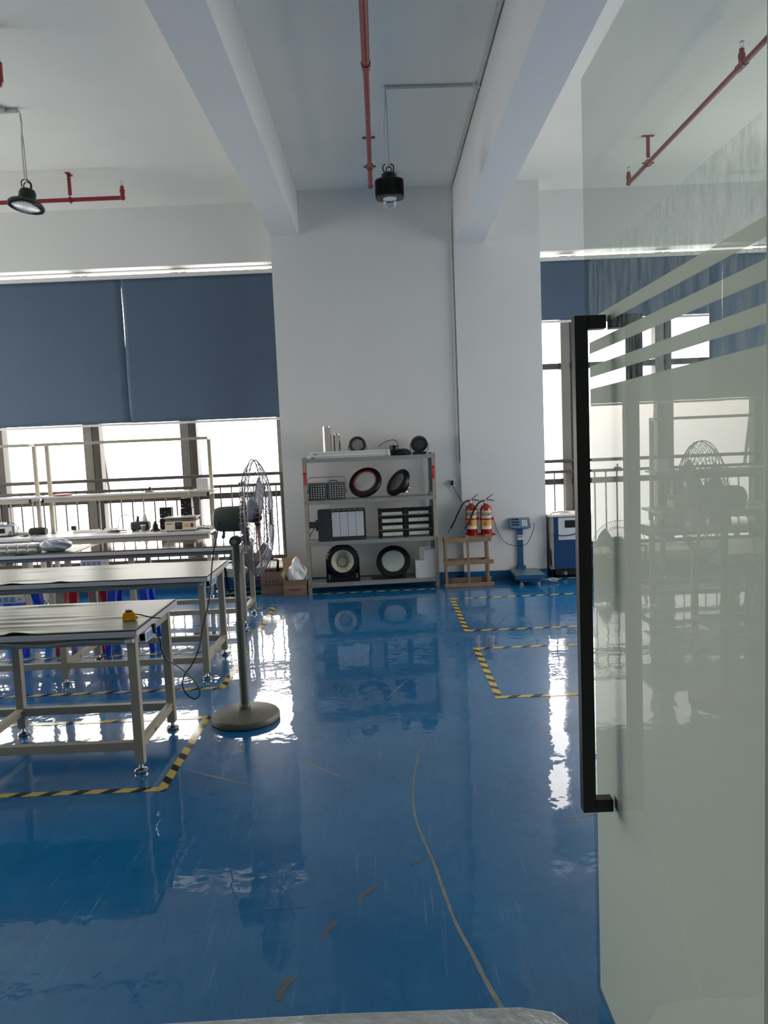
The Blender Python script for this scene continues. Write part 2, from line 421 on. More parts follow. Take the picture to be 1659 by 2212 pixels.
# ------------------------------------------------------------------ floor markings
def ribbon(bm, pts, widths, z):
    P = [V(p) for p in pts]; prev = None; uvl = bm.loops.layers.uv.verify(); d = 0
    for i, p in enumerate(P):
        t = (P[min(i+1, len(P)-1)]-P[max(i-1, 0)]); t.z = 0; t.normalize(); n = V((-t.y, t.x, 0))
        wd = widths[i] if isinstance(widths, (list, tuple)) else widths
        if i: d += (p-P[i-1]).length
        a, b = bm.verts.new((p.x+n.x*wd/2, p.y+n.y*wd/2, z)), bm.verts.new((p.x-n.x*wd/2, p.y-n.y*wd/2, z))
        if prev:
            f = bm.faces.new((prev[0], prev[1], b, a))
            for lp, uv in zip(f.loops, ((prev[2], 0), (prev[2], wd), (d, wd), (d, 0))): lp[uvl].uv = uv
        prev = (a, b, d)
def tape(lines, label, z=.0012):
    b = MB()
    for k, ln in enumerate(lines): ribbon(b.bm, [(*p, 0) for p in ln], .048, z+.0002*k)
    o = b.build('hazard_tape', TAPE, smooth=False)
    return tag(o, label, 'floor tape', 'yellow and black floor tape')
def rect(xr, y0, y1, xl): return [[(xl, y0), (xr+.024, y0)], [(xr, y0), (xr, y1+.024)], [(xr, y1), (xl, y1)]]
tape(rect(-1.165, 3.71, 4.72, -3.8), 'hazard tape outline on floor around the nearest worktable')
tape(rect(-1.19, 5.31, 6.29, -4.2), 'hazard tape outline on floor around the second worktable from the door')
tape(rect(-1.19, 6.96, 7.95, -4.6), 'hazard tape outline on floor around the third worktable, the one with the brown sheet')
a, b = flo(483, 1290), flo(508, 1257)
tape([[(-1.78, 8.45), (-1.78, 9.05)], [(-1.78, 8.45), (-5, 8.45)]], 'hazard tape strip on floor beside the far workbench under the window')
tape([[(-1.0, 8.60), (.55, 8.62)]], 'hazard tape strip along the foot of the steel rack')
tape([[(.69, 8.02), (4.5, 8.05)], [(.69, 8.044), (.69, 6.61)], [(.69, 6.634), (4.5, 6.62)]], 'hazard tape outline of the empty floor bay in front of the platform scale')
tape([[(.70, 6.05), (4.5, 6.05)], [(.70, 6.074), (.70, 4.84)], [(.70, 4.864), (4.5, 4.86)]], 'hazard tape outline of the empty floor bay nearest the glass door')
a = flo(1120, 1257)
tape([[(1.55, 8.93), (1.95, 8.93), (4.2, 8.93)]], 'short hazard tape strip running under the blue machine')

fl = bpy.data.objects['floor']
def scuff(px, wpx, mat, name='scratch_mark', sm=5):
    P = catmull([flo(*p) for p in px], sm); n = len(P); W = []
    for i in range(n):
        t = i/(n-1)*(len(wpx)-1); k = min(int(t), len(wpx)-2) if len(wpx) > 1 else 0
        W.append((wpx[k]*(1-(t-k))+wpx[min(k+1, len(wpx)-1)]*(t-k))*(.85+.3*random.random()))
    b = MB(); ribbon(b.bm, P, W, .0006); o = b.build(name, mat, fl, smooth=False)
    return o
scuff([(937,1580),(908,1622),(894,1680),(893,1740),(905,1790),(935,1860),(960,1930),(985,1995),(1020,2060),(1050,2120),(1085,2180)], [.004,.008,.010,.012,.013,.015,.016], SCUFF)
scuff([(648,1637),(690,1660),(738,1678)], [.004,.014,.006], SCUFF)
scuff([(395,1660),(470,1680),(560,1700)], [.004,.014,.003], SCUFF)
scuff([(835,1510),(858,1488),(880,1470)], [.004,.01,.004], SCUFF)
scuff([(1215,1768),(1250,1764),(1290,1758)], [.004,.014,.004], SCUFFO)
scuff([(655,1560),(735,1590),(790,1640)], [.003,.005,.002], SCUFF)
for pts, wd in (([(600,2162),(612,2135),(630,2112)], [.02,.02,.035]), ([(768,1948),(792,1928),(818,1910)], [.004,.022,.016]), ([(696,2030),(708,2010),(726,1990)], [.014,.014,.02]),
                ([(885,1868),(900,1862),(918,1852)], [.006,.014,.008]), ([(560,1965),(600,1964),(670,1958)], [.002,.004,.002])):
    scuff(pts, wd, SCUFFO)
# plastic sheet at the doorway
b = MB(); c = [(-1.4, 1.2), (.45, 1.2), (.50, 1.9), (.48, 2.03), (.43, 2.095), (.34, 2.12), (-.2, 2.125), (-1.4, 2.10)]
b.prism(c, .0005, .012); o = b.build('plastic_sheet', FOIL, bevel=.008)
tag(o, 'crumpled grey plastic sheet lying on the blue floor in the doorway', 'plastic sheet')

# ------------------------------------------------------------------ glass door
DX = .583
dY0, dY1 = onx(1651, 1100, DX).y, onx(1290, 2149, DX).y
zt = onx(1262, 158, DX).z
door = thing('door_1', 'open frameless glass door with frosted bands and a long black pull handle', 'door', (DX, dY0, 0)); door['kind'] = 'structure'; del door['category']
L_ = dY1-dY0
MB().box(0, .010, 0, L_, .012, zt).build('glass', GLASSD, door, .0015)
yz = [onx(1656, y, DX).z for y in (456, 503, 552, 598, 649, 694, 741)]
for z1, z0 in ((yz[0], yz[1]), (yz[2], yz[3]), (yz[4], yz[5]), (yz[6], .02)):
    o = MB().box(.0102, .0106, .002, L_-.002, z0, z1).build('frosted_film', FILM, door)
def residue():
    m = bpy.data.materials.new('glue_residue'); m.use_nodes = True; nt = m.node_tree; N = nt.nodes; L = nt.links
    N.remove(N['Principled BSDF']); out = N['Material Output']; tc = N.new('ShaderNodeTexCoord')
    mp = N.new('ShaderNodeMapping'); mp.inputs['Scale'].default_value = (1, 1, .28); L.new(tc.outputs['Object'], mp.inputs['Vector'])
    nz = N.new('ShaderNodeTexNoise'); nz.inputs['Scale'].default_value = 38; nz.inputs['Detail'].default_value = 8; nz.inputs['Roughness'].default_value = .7; L.new(mp.outputs['Vector'], nz.inputs['Vector'])
    mr = N.new('ShaderNodeMapRange'); mr.inputs['From Min'].default_value = .38; mr.inputs['From Max'].default_value = .68; mr.inputs['To Min'].default_value = .02; mr.inputs['To Max'].default_value = .30; L.new(nz.outputs['Fac'], mr.inputs['Value'])
    t = N.new('ShaderNodeBsdfTransparent'); d = N.new('ShaderNodeBsdfTranslucent'); d.inputs['Color'].default_value = (.8,.86,.86,1)
    d2 = N.new('ShaderNodeBsdfDiffuse'); d2.inputs['Color'].default_value = (.8,.86,.86,1); md = N.new('ShaderNodeMixShader'); L.new(d.outputs[0], md.inputs[1]); L.new(d2.outputs[0], md.inputs[2])
    mx = N.new('ShaderNodeMixShader'); L.new(mr.outputs['Result'], mx.inputs[0]); L.new(t.outputs[0], mx.inputs[1]); L.new(md.outputs[0], mx.inputs[2]); L.new(mx.outputs[0], out.inputs['Surface']); return m
RES = residue()
for z1, z0 in ((yz[0]+.155, yz[0]), (yz[1], yz[2]), (yz[3], yz[4]), (yz[5], yz[6])):
    MB().box(.0102, .0105, .002, L_-.002, z0+.0003, z1-.0003).build('glue_residue', RES, door)
def pull(side):
    y0 = onx(1303, 700, DX).y-.012-dY0
    zt_, zb_ = at(1245, 684, dY0+y0).z, at(1262, 1750, dY0+y0).z
    d = .064; s = .034
    b = MB()
    xb = -side*d if side > 0 else d+.010
    x0, x1 = (xb-s/2, xb+s/2)
    y0 += 0
    b.box(x0, x1, y0-s/2, y0+s/2, zb_, zt_)
    for z in (zt_-s, zb_):
        if side > 0: b.box(x1, -.0005, y0-s/2, y0+s/2, z, z+s)
        else: b.box(.0115, x0, y0-s/2, y0+s/2, z, z+s)
    return b.build('pull_handle', BLACK, door, .0015)
pull(1); pull(-1)
struct(MB().box(DX, DX+.10, YF-.12, dY0-.004, 0, 2.95).build('trim_3', M('jamb_paint', (158,172,156), .4)), 'narrow greenish door jamb at the right edge')

# ------------------------------------------------------------------ worktables
def mat_sheet(x0, x1, y0, y1, z, seed, mat=MATTOP, amp=1.):
    rnd = random.Random(seed); b = MB(); nx, ny = 150, 36; g = []
    rid = [(rnd.uniform(x0, x1), rnd.uniform(y0+.05, y1), rnd.uniform(.15, .5), rnd.uniform(.006, .012), rnd.uniform(.002, .0055), rnd.uniform(-.12, .12)) for _ in range(26)]
    lifts = [(rnd.uniform(x0, x1-.4), rnd.uniform(.03, .07)) for _ in range(5)]
    for j in range(ny+1):
        row = []
        for i in range(nx+1):
            x = x0+(x1-x0)*i/nx; y = y0+(y1-y0)*j/ny; h = .0065
            for cx, cy, lx, ly, a, sl in rid:
                dx, dy = (x-cx)/lx, (y-cy-(x-cx)*sl*.3)/ly
                if abs(dx) < 1.4 and abs(dy) < 3: h += amp*a*math.exp(-dx*dx*2-dy*dy)
            for cx, lw in lifts:
                e = math.exp(-((x-cx)/lw)**2)*max(0, 1-(y-y0)/.05)
                h += amp*.010*e
            row.append(b.bm.verts.new((x, y, z+h)))
        g.append(row)
    for j in range(ny):
        for i in range(nx): b.bm.faces.new((g[j][i], g[j][i+1], g[j+1][i+1], g[j+1][i]))
    o = b.build('table_mat', mat)
    o.data.materials.append(MATDARK)
    sd = o.modifiers.new('thick', 'SOLIDIFY'); sd.thickness = .006; sd.offset = -1; sd.material_offset = 1; sd.material_offset_rim = 1
    return o
TZ = .77
def worktable(x1, yn, yf, legsx, xl, label, group, ln, lf, sockets=()):
    t = thing('worktable', label, 'table', (0, 0, 0), group=group)
    t.location = ((x1+xl)/2, (yn+yf)/2, 0); ox, oy = (x1+xl)/2, (yn+yf)/2
    X = lambda v: v-ox
    Y = lambda v: v-oy
    MB().box(X(xl), X(x1), Y(yn), Y(yf), TZ-.03, TZ).build('tabletop', TOPEDGE, t, .002)
    for yy in (ln, lf):
        MB().box(X(xl+.03), X(legsx[0]), Y(yy)-.018, Y(yy)+.018, TZ-.078, TZ-.03).build('apron', STEEL, t, .002)
        MB().box(X(xl+.03), X(legsx[0]), Y(yy)-.02, Y(yy)+.02, .125, .17).build('lower_rail', STEEL, t, .002)
    for lx in legsx:
        for yy in (ln, lf):
            leg = MB().box(X(lx)-.0235, X(lx)+.0235, Y(yy)-.0235, Y(yy)+.0235, .048, TZ-.03).build('leg', STEEL, t, .003)
            MB().lathe([(0, 0), (.034, 0), (.036, .006), (.036, .014), (.03, .019), (.012, .024), (.010, .05), (0, .05)], Matrix.Translation((X(lx), Y(yy), 0)), 20).build('levelling_foot', CHROME, leg)
        MB().box(X(lx)-.018, X(lx)+.018, Y(ln), Y(lf), .13, .172).build('side_rail', STEEL, t, .002)
        MB().box(X(lx)-.018, X(lx)+.018, Y(ln), Y(lf), TZ-.085, TZ-.03).build('side_apron', STEEL, t, .002)
        bl = MB()
        for q in (.36, .93): bl.cyl((X(lx)+.018, Y(ln)+(lf-ln)*q, .151), (X(lx)+.022, Y(ln)+(lf-ln)*q, .151), .009)
        bl.build('rail_bolts', GREYH, t)
    pts = []
    n = 14
    for k in range(n+1):
        pts.append((X(xl+.1+(x1-.07-xl-.1)*k/n), Y(ln)-.04, TZ-.052-.007*math.sin(k*1.9)-.004*math.sin(k*.7)))
    MB().tube(pts, .0125, 8, smooth=4).build('cable_hose', CONDUIT, t)
    MB().cyl(pts[-1], (pts[-1][0]+.045, pts[-1][1], pts[-1][2]+.004), .012).build('hose_end', WHITEP, t)
    for sx in sockets:
        s = MB().box(X(sx)-.13, X(sx)+.13, Y(ln)-.085, Y(ln)-.055, TZ-.13, TZ-.07).build('socket_strip', WHITEP, t, .006)
        for k in range(4):
            bb = MB().box(X(sx)-.115+k*.047, X(sx)-.078+k*.047, Y(ln)-.088, Y(ln)-.084, TZ-.118, TZ-.082)
            bb.build('socket_outlet', SOCK, s, .002)
        MB().cyl((X(sx)+.095, Y(ln)-.088, TZ-.1), (X(sx)+.095, Y(ln)-.084, TZ-.1), .008).build('switch', SOCK, s)
    return t
GT = 'beige steel worktables in rows'
t1 = worktable(-1.29, 3.87, 4.66, [-1.335, -2.24, -3.2], -3.35, 'beige steel worktable nearest the door, a yellow tape measure on it', GT, 3.93, 4.54)
t2 = worktable(-1.28, 5.45, 6.23, [-1.345, -2.38, -3.4], -3.55, 'beige steel worktable second from the door, its mat bare', GT, 5.53, 6.18, sockets=(-2.73,))
t3 = worktable(-1.33, 7.10, 7.76, [-1.36, -2.40, -3.0, -3.4], -4.6, 'beige steel worktable third from the door, topped by a brown sheet and a plastic bag', GT, 7.20, 7.72, sockets=(-2.72,))
tag(mat_sheet(-3.345, -1.296, 3.872, 4.655, TZ, 3), 'wrinkled beige rubber mat on the nearest worktable', 'table mat')
tag(mat_sheet(-3.545, -1.286, 5.452, 6.225, TZ, 5), 'beige rubber mat with curled edge on the second worktable', 'table mat')
tag(mat_sheet(-4.5, -2.885, 7.104, 7.755, TZ, 8, amp=.6), 'pale rubber mat at left of the third worktable, under white housings', 'table mat')
def socket_end(t, x, y, label=None):
    ox, oy = t.location.x, t.location.y
    s = MB().box(x-ox+.002, x-ox+.04, y-oy-.10, y-oy+.10, TZ-.095, TZ-.034).build('end_socket_box', WHITEP, t, .005)
    for k in range(3):
        MB().box(x-ox+.0395, x-ox+.042, y-oy-.085+k*.058, y-oy-.04+k*.058, TZ-.085, TZ-.045).build('socket_outlet', SOCK, s, .002)
        MB().box(x-ox+.0, x-ox+.036, y-oy-.102, y-oy-.10, TZ-.082, TZ-.045).build('socket_outlet', SOCK, s, .001)
socket_end(t1, -1.325, 4.10); socket_end(t2, -1.33, 5.66)
# brown acrylic sheet on table 3
b = MB(); b.box(-2.87, -1.345, 7.106, 7.75, TZ+.0005, TZ+.012)
tag(b.build('acrylic_sheet', BROWN, bevel=.001), 'glossy brown sheet covering the right part of third worktable', 'sheet')
b = MB().box(-3.6, -2.90, 7.15, 7.5, TZ+.0095, TZ+.011)
tag(b.build('cutting_mat', GREENM), 'green cutting mat under the grey plastic bag', 'mat')
# white housings on table 3
def rbox(name, mat, parent, sx, sy, sz, bev):
    return MB().box(-sx/2, sx/2, -sy/2, sy/2, 0, sz).build(name, mat, parent, bev, seg=3)
h0 = None
for k in range(5):
    for lv in range(2):
        x, y = at(-10+21.5*k, 1197, 7.27).x, 7.27
        lab = ('upper' if lv else 'lower')+' white plastic housing, '+['leftmost','second from left','third from left','fourth from left','rightmost'][k]+' in the stacked row beside the plastic bag'
        if h0 is None:
            h0 = thing('lamp_housing', lab, 'plastic housing', (x, y, TZ+.011), group='white lamp housings on the third worktable')
            b = MB(); b.prism([(-.044,-.06),(.044,-.06),(.047,-.05),(.047,.05),(.044,.06),(-.044,.06),(-.047,.05),(-.047,-.05)], 0, .041); b.build('shell', WHITEP, h0, .009, seg=3)
            MB().box(-.034, .034, -.064, -.058, .008, .022).build('end_plate', GREYH, h0, .002)
            hh = h0
        else: hh = copy_thing(h0, (x, y, TZ+.011+lv*.0425), lab)
# lumpy bags
def lump(name, mat, sx, sy, sz, seed, rough=.2, tip=None):
    rnd = random.Random(seed); b = MB(); n = 26; seg = 40; rings = []
    ph = [(rnd.uniform(0, 6.28), rnd.randint(2, 7), rnd.randint(1, 5), rnd.uniform(.4, 1)) for _ in range(12)]
    for i in range(n+1):
        th = PI*i/n; ring = []
        for j in range(seg):
            a = 2*PI*j/seg
            r = 1+rough*sum(w*math.sin(k*a+p+m*th*1.7) for p, k, m, w in ph)/6*math.sin(th)
            x, y, z = r*math.sin(th)*math.cos(a), r*math.sin(th)*math.sin(a), -math.cos(th)
            zz = (z+1)/2
            if tip: 
                f = 1-tip*max(0, zz-.25)**1.1; x *= f; y *= f
            ring.append(b.bm.verts.new((x*sx/2, y*sy/2, max(0, zz*sz-sz*.08))))
        rings.append(ring)
    for A, B in zip(rings, rings[1:]):
        for j in range(seg): b.bm.faces.new((A[j], A[(j+1) % seg], B[(j+1) % seg], B[j]))
    bmesh.ops.remove_doubles(b.bm, verts=b.bm.verts, dist=1e-6)
    return b.build(name, mat)
o = lump('plastic_bag', GBAG, .30, .22, .13, 4, .35); p = at(121, 1190, 7.28); o.location = (p.x, 7.28, TZ+.012)
tag(o, 'full grey plastic bag lying on the third worktable', 'plastic bag')

# far workbench with rack
def rackbench(x1, x0, label, group):
    t = thing('workbench', label, 'workbench', ((x0+x1)/2, 8.85, 0), group=group); c = (x0+x1)/2
    a, b_ = x0-c, x1-c
    MB().box(a, b_, -.25, .40, TZ-.03, TZ).build('tabletop', TOPEDGE, t, .002)
    MB().box(a+.03, b_-.03, -.21, -.18, TZ-.095, TZ-.03).build('apron', STEEL, t, .002)
    MB().box(a+.03, b_-.03, .2, .23, TZ-.095, TZ-.03).build('apron', STEEL, t, .002)
    for x in (a+.05, b_-.05):
        for y in (-.155, .215):
            l = MB().box(x-.023, x+.023, y-.023, y+.023, .045, TZ-.03).build('leg', STEEL, t, .002)
            MB().lathe([(0, 0), (.034, 0), (.034, .014), (.012, .022), (.01, .05), (0, .05)], Matrix.Translation((x, y, 0)), 16).build('levelling_foot', CHROME, l)
        MB().box(x-.018, x+.018, -.15, .21, .13, .17).build('side_rail', STEEL, t, .002)
        MB().box(x-.02, x+.02, .16, .20, TZ, 1.835).build('upright', STEEL, t, .002)
        MB().box(x-.016, x+.016, -.03, .16, 1.168, 1.198).build('shelf_bracket', STEEL, t, .002)
        MB().box(x-.018, x+.018, -.02, .16, 1.80, 1.83).build('top_arm', WHITEP, t, .002)
    MB().box(a-.02, b_+.02, -.045, .21, 1.2, 1.222).build('upper_shelf', TOPEDGE, t, .002)
    MB().box(a+.06, b_-.06, -.035, -.005, 1.15, 1.199).build('shelf_rail', STEEL, t, .002)
    MB().box(a+.035, a+.06, -.036, -.004, 1.15, 1.2).build('rail_cap', BLACK, t)
    MB().box(b_-.06, b_-.035, -.036, -.004, 1.15, 1.2).build('rail_cap', BLACK, t)
    MB().box(a, b_-.02, -.03, .0, 1.80, 1.832).build('top_bar', STEEL, t, .003)
    MB().box(a+.05, b_-.05, .2, .23, .13, .17).build('lower_rail', STEEL, t, .002)
    return t
GB = 'workbenches with upper shelves at the window'
rackbench(-1.955, -3.95, 'long workbench with upper shelf at the window, a hot plate on it', GB)
rackbench(-4.0, -5.95, 'left workbench with upper shelf, cropped by the picture edge, a blue instrument on it', GB)

BZ = TZ
def bp(x, y, lo=8.72, hi=9.10):
    q = flo(x, y, BZ); Y = max(lo, min(hi, q.y)); r = at(x, y, Y); return V((r.x, Y, BZ))
# hot plate
p = bp(392, 1147); t = thing('hot_plate', 'white heating plate with a small display on the far workbench', 'hot plate', (p.x, 8.80, BZ), .03)
b = MB().box(-.175, .175, -.11, .11, .012, .115); b.build('housing', M('cream_enamel', (214,210,190), .4), t, .006)
b = MB().box(-.17, .17, -.105, .105, .125, .14); b.build('cover_vent', GREYH, t, .003)
b = MB().box(-.185, .185, -.12, .12, .15, .162); b.build('heating_plate', M('worn_plate', (186,180,164), .4, .2, var=.15), t, .003)
b = MB()
for x in (-.15, .15):
    for y in (-.09, .09): b.cyl((x, y, .115), (x, y, .152), .008)
b.build('spacer_posts', GREYH, t)
b = MB()
for x in (-.15, .15):
    for y in (-.09, .09): b.cyl((x, y, 0), (x, y, .014), .014)
b.build('feet', BLACK, t)
d = MB().box(-.06, .02, -.1135, -.108, .025, .105).build('display', SCREEN, t, .002)
MB().box(-.045, .005, -.1150, -.113, .07, .09).build('readout', M('display_digits', (90,70,70), .3), d)
MB().cyl((.06, -.122, .068), (.06, -.108, .068), .018).build('knob', YEL, t)
MB().box(.115, .145, -.115, -.108, .045, .09).build('switch', M('switch_red', (140,30,26), .3), t, .002)
MB().box(-.16, -.10, -.1115, -.109, .085, .095).build('maker_plate', M('red_print', (170,70,64), .6), t)
def blackbox(px, py, w_, h_, label, tiers):
    p = at(px, py, 9.06)
    t = thing('power_supply', label, 'power supply', (p.x, 9.06, BZ), group='black power supplies on the far workbench')
    z = 0
    for k in range(tiers):
        hh = h_/tiers
        MB().box(-w_/2+.004*k, w_/2-.003*k, -.05, .05, z+.002, z+hh-.004).build('module', BLACKM, t, .004)
        b = MB()
        for q in range(3): b.cbox((-w_*.3+q*w_*.28, -.0512, z+hh*(.35+.2*(q % 2))), (.018, .003, .012))
        b.build('sticker', GREYH, t); z += hh
    MB().cyl((-w_/2-.03, 0, .09), (-w_/2+.01, 0, .09), .006).build('side_knob', BLACK, t)
blackbox(362, 1143, .145, .26, 'shorter stack of black driver boxes left of the hot plate', 2)
blackbox(407, 1141, .14, .36, 'taller stack of black driver boxes behind the hot plate', 3)
# soldering stand and gun
p = at(304, 1146, 8.98); t = thing('soldering_station', 'dark soldering station with coiled lead and gun on the far workbench', 'soldering station', (p.x, 8.98, BZ))
MB().box(-.10, .11, -.07, .07, .01, .11).build('case', CHAR, t, .025, seg=4)
b = MB(); b.cyl((-.03, 0, .1), (-.02, 0, .17), .02, .012); b.tube([(-.02, 0, .165), (-.08, 0, .175), (-.16, 0, .19), (-.22, -.02, .17), (-.25, -.03, .06), (-.24, -.03, .012)], .004, smooth=5); b.build('iron_holder', BLACK, t)
MB().lathe([(0, .11), (.035, .11), (.03, .135), (.016, .19), (.014, .20), (0, .20)], Matrix.Translation((.055, 0, 0)), 20).build('nozzle_cup', WHITEP, t)
b = MB()
for x in (-.06, .07): b.box(x-.02, x+.02, -.06, .06, 0, .012)
b.build('feet', BLACK, t)
p = at(310, 1148, 8.80); t = thing('solder_spool', 'small solder wire spool with white flanges in front of the soldering station', 'spool', (p.x, 8.80, BZ))
MB().lathe([(0, 0), (.032, 0), (.032, .006), (.02, .008), (0, .008)]).build('flange', WHITEP, t)
MB().lathe([(0, .072), (.02, .072), (.032, .074), (.032, .08), (0, .08)]).build('flange', WHITEP, t)
MB().lathe([(0, .008), (.021, .008), (.021, .072), (0, .072)]).build('wire_winding', GREYH, t)
p = at(336, 1146, 8.90); t = thing('suction_holder', 'small black conical tool stand left of hot plate', 'tool stand', (p.x, 8.90, BZ))
MB().lathe([(0, 0), (.055, 0), (.055, .012), (.035, .022), (.03, .06), (.02, .085), (.008, .11), (0, .11)], seg=24).build('cone', BLACK, t)
MB().tube([(.02, 0, .07), (.06, -.02, .05), (.09, -.02, .01)], .004, smooth=5).build('lead', BLACK, t)
# speaker
p = bp(83, 1152, hi=8.92); t = thing('bluetooth_speaker', 'black cylindrical fabric speaker lying on the far workbench', 'speaker', (p.x, p.y, BZ))
m = Matrix.Translation((0, 0, .047)) @ Matrix.Rotation(PI/2, 4, 'Y')
MB().lathe([(0, -.095), (.03, -.1), (.041, -.088), (.045, -.06), (.046, 0), (.045, .06), (.041, .088), (.036, .09)], m, 28).build('body', M('speaker_fabric', (30,30,32), .8, bump=.3, bs=200), t)
MB().lathe([(.036, .088), (.036, .100), (.031, .100), (.028, .094), (0, .094)], m, 28).build('end_cap', GREYH, t)
MB().box(-.07, .07, -.025, .025, 0, .006).build('foot_strip', WHITEP, t, .002)
# power strips
def strip(px, py, ln, rz, label, Yp=8.86, n=5):
    p = at(px, py, Yp); t = thing('power_strip', label, 'power strip', (p.x, Yp, BZ), rz, 'white power strips on the far workbench')
    MB().box(-ln/2, ln/2, -.028, .028, 0, .032).build('body', WHITEP, t, .006)
    for k in range(n): MB().cbox((-ln/2+ln*(k+.7)/(n+.4), 0, .0322), (ln/n*.6, .03, .002)).build('outlet', GREYH, t)
    return t
strip(42, 1152, .26, .05, 'white power strip lying left of black speaker', 9.04)
strip(187, 1147, .30, .02, 'white power strip with a black adapter plugged into its left end', 9.02)
strip(232, 1140, .26, .05, 'white power strip lying flat toward the middle of far workbench', 8.90)
strip(240, 1134, .15, .0, 'short white power strip behind the cable tangle', 9.10)
p = at(160, 1143, 9.02); t = thing('plug_adapter', 'black square plug adapter standing on power strip beside speaker', 'adapter', (p.x, 9.02, BZ+.0335))
MB().box(-.026, .026, -.022, .022, 0, .05).build('body', BLACK, t, .005)
MB().tube([(-.026, 0, .02), (-.08, .02, .0), (-.18, .03, -.028), (-.28, 0, -.031)], .002, smooth=5).build('lead', BLACK, t)
def cable(name, pts, r, mat, label, cat='cable', group=None, sm=6):
    P = [V(q) for q in pts]; c = V((sum(q.x for q in P)/len(P), sum(q.y for q in P)/len(P), min(q.z for q in P)))
    o = MB().tube([q-c for q in P], r, 6, smooth=sm).build(name, mat); o.location = c
    return tag(o, label, cat, group)
rnd = random.Random(3)
def tangle(px, py, label, mat, n=16, w_=.12, d=.08, z=BZ, Y=8.8, r=.0028, hgt=.03):
    p = at(px, py, Y); pts = []
    for k in range(n): pts.append((p.x+rnd.uniform(-w_, w_), Y+rnd.uniform(-d, d), z+r+.001+rnd.uniform(0, hgt)))
    return cable('cable_tangle', pts, r, mat, label, 'cables')
tangle(255, 1147, 'black cable tangle beside white power strips', BLACK, 18, .14, .07)
tangle(452, 1143, 'pale cable tangle right of the hot plate', PVC, 26, .12, .08, hgt=.05)
tangle(445, 1146, 'dark cable bundle under the pale cables at the bench end', BLACK, 18, .12, .06, hgt=.02)
tangle(60, 1149, 'black cable bundle left of the speaker', BLACK, 14, .1, .05, Y=8.74)
tangle(345, 1149, 'thin dark leads between tool stand and hot plate', BLACK, 10, .1, .03, Y=8.72, r=.002, hgt=.01)
# blue instrument
p = at(5, 1155, 8.98); t = thing('bench_instrument', 'grey-blue bench instrument at the left picture edge', 'instrument', (p.x, 8.98, BZ), .25)
MB().box(-.16, .16, -.13, .13, .012, .13).build('case', M('blue_grey_case', (92,108,130), .4), t, .012, seg=3)
MB().box(-.15, .14, -.137, -.128, .02, .12).build('front_panel', M('pale_panel', (214,214,206), .4), t, .003)
MB().box(-.05, .06, -.141, -.135, .045, .1).build('screen', SCREEN, t, .002)
MB().box(-.14, .05, -.09, .05, .132, .16).build('tray', WHITEP, t, .005)
MB().cyl((.11, -.16, .03), (.13, -.06, .10), .018).build('handle_roll', GREYH, t)
b = MB()
for x in (-.13, .13):
    for y in (-.1, .1): b.cyl((x, y, 0), (x, y, .014), .012)
b.build('feet', BLACK, t)
cable('lead', [at(18, 1128, 9.0), at(30, 1131, 9.08), at(40, 1139, 9.12), at(46, 1150, 9.15)], .004, BLACK, 'black lead arching from the blue instrument to the bench top')
# upper shelf things
SZ = 1.2225
p = at(438, 1053, 8.9); o = MB().box(-.065, .065, -.06, .06, 0, .135).build('carton', WHITEP, bevel=.002); o.location = (p.x+.01, 8.9, SZ)
tag(o, 'white cube carton at the right end of the upper bench shelf', 'carton')
p = at(135, 1063, 8.9); o = MB().lathe([(0, 0), (.10, 0), (.104, .006), (.104, .014), (.09, .018), (0, .018)], seg=40).build('red_disc', M('pink_red_plate', (176,98,100), .5)); o.location = (p.x, 8.9, SZ)
tag(o, 'flat round pinkish red plate on the upper bench shelf', 'plate')
p = at(322, 1056, 8.9); t = thing('desk_clamp', 'little dark clamp on the middle of the upper bench shelf', 'clamp', (p.x, 8.9, SZ))
b = MB().box(-.042, .042, -.025, .025, 0, .018); b.build('base', GREYH, t, .003)
b = MB(); b.bar((-.03, 0, .018), (-.03, 0, .045), .012); b.bar((.0, 0, .016), (.012, 0, .06), .018); b.bar((-.005, 0, .045), (.03, 0, .03), .01); b.build('jaw', BLACK, t)
p = at(420, 1052, 8.86); cable('white_lead', [(p.x+.06, 8.86, SZ+.004), (p.x+.02, 8.85, SZ+.012), (p.x-.02, 8.84, SZ+.006), (p.x-.05, 8.80, SZ+.004), (p.x-.055, 8.79, SZ-.02), (p.x-.05, 8.79, SZ-.04)], .004, WHITEP, 'short white lead hanging over the upper shelf edge')
p = at(415, 1050, 8.95); o = MB().box(-.03, .03, -.02, .02, 0, .014).build('dark_adapter', BLACK, bevel=.004); o.location = (p.x, 8.95, SZ); tag(o, 'small black adapter lying beside white cube carton', 'adapter')
p = at(105, 1062, 8.95); cable('wire_bit', [(p.x-.10, 8.95, SZ+.003), (p.x-.06, 8.93, SZ+.018), (p.x-.03, 8.96, SZ+.022), (p.x-.06, 8.95, SZ+.004)], .0025, BLACK, 'thin dark wire curled on the upper shelf beside an upright')
o = MB().box(-.28, .28, -.07, .07, 0, .0012).build('paper_sheet', CREAM); p = at(300, 1056, 8.92); o.location = (p.x, 8.93, SZ); tag(o, 'pale paper sheet lying flat on the upper bench shelf', 'paper')
p = at(522, 1052, 9.42); t = thing('rail_clamp', 'small dark clamp sitting on the railing right of the benches', 'clamp', (p.x, 9.42, .31+.9355))
MB().box(-.04, .04, -.014, .014, 0, .02).build('base', GREYH, t, .003)
MB().bar((0, 0, .02), (.004, 0, .055), .014).build('screw', BLACK, t)

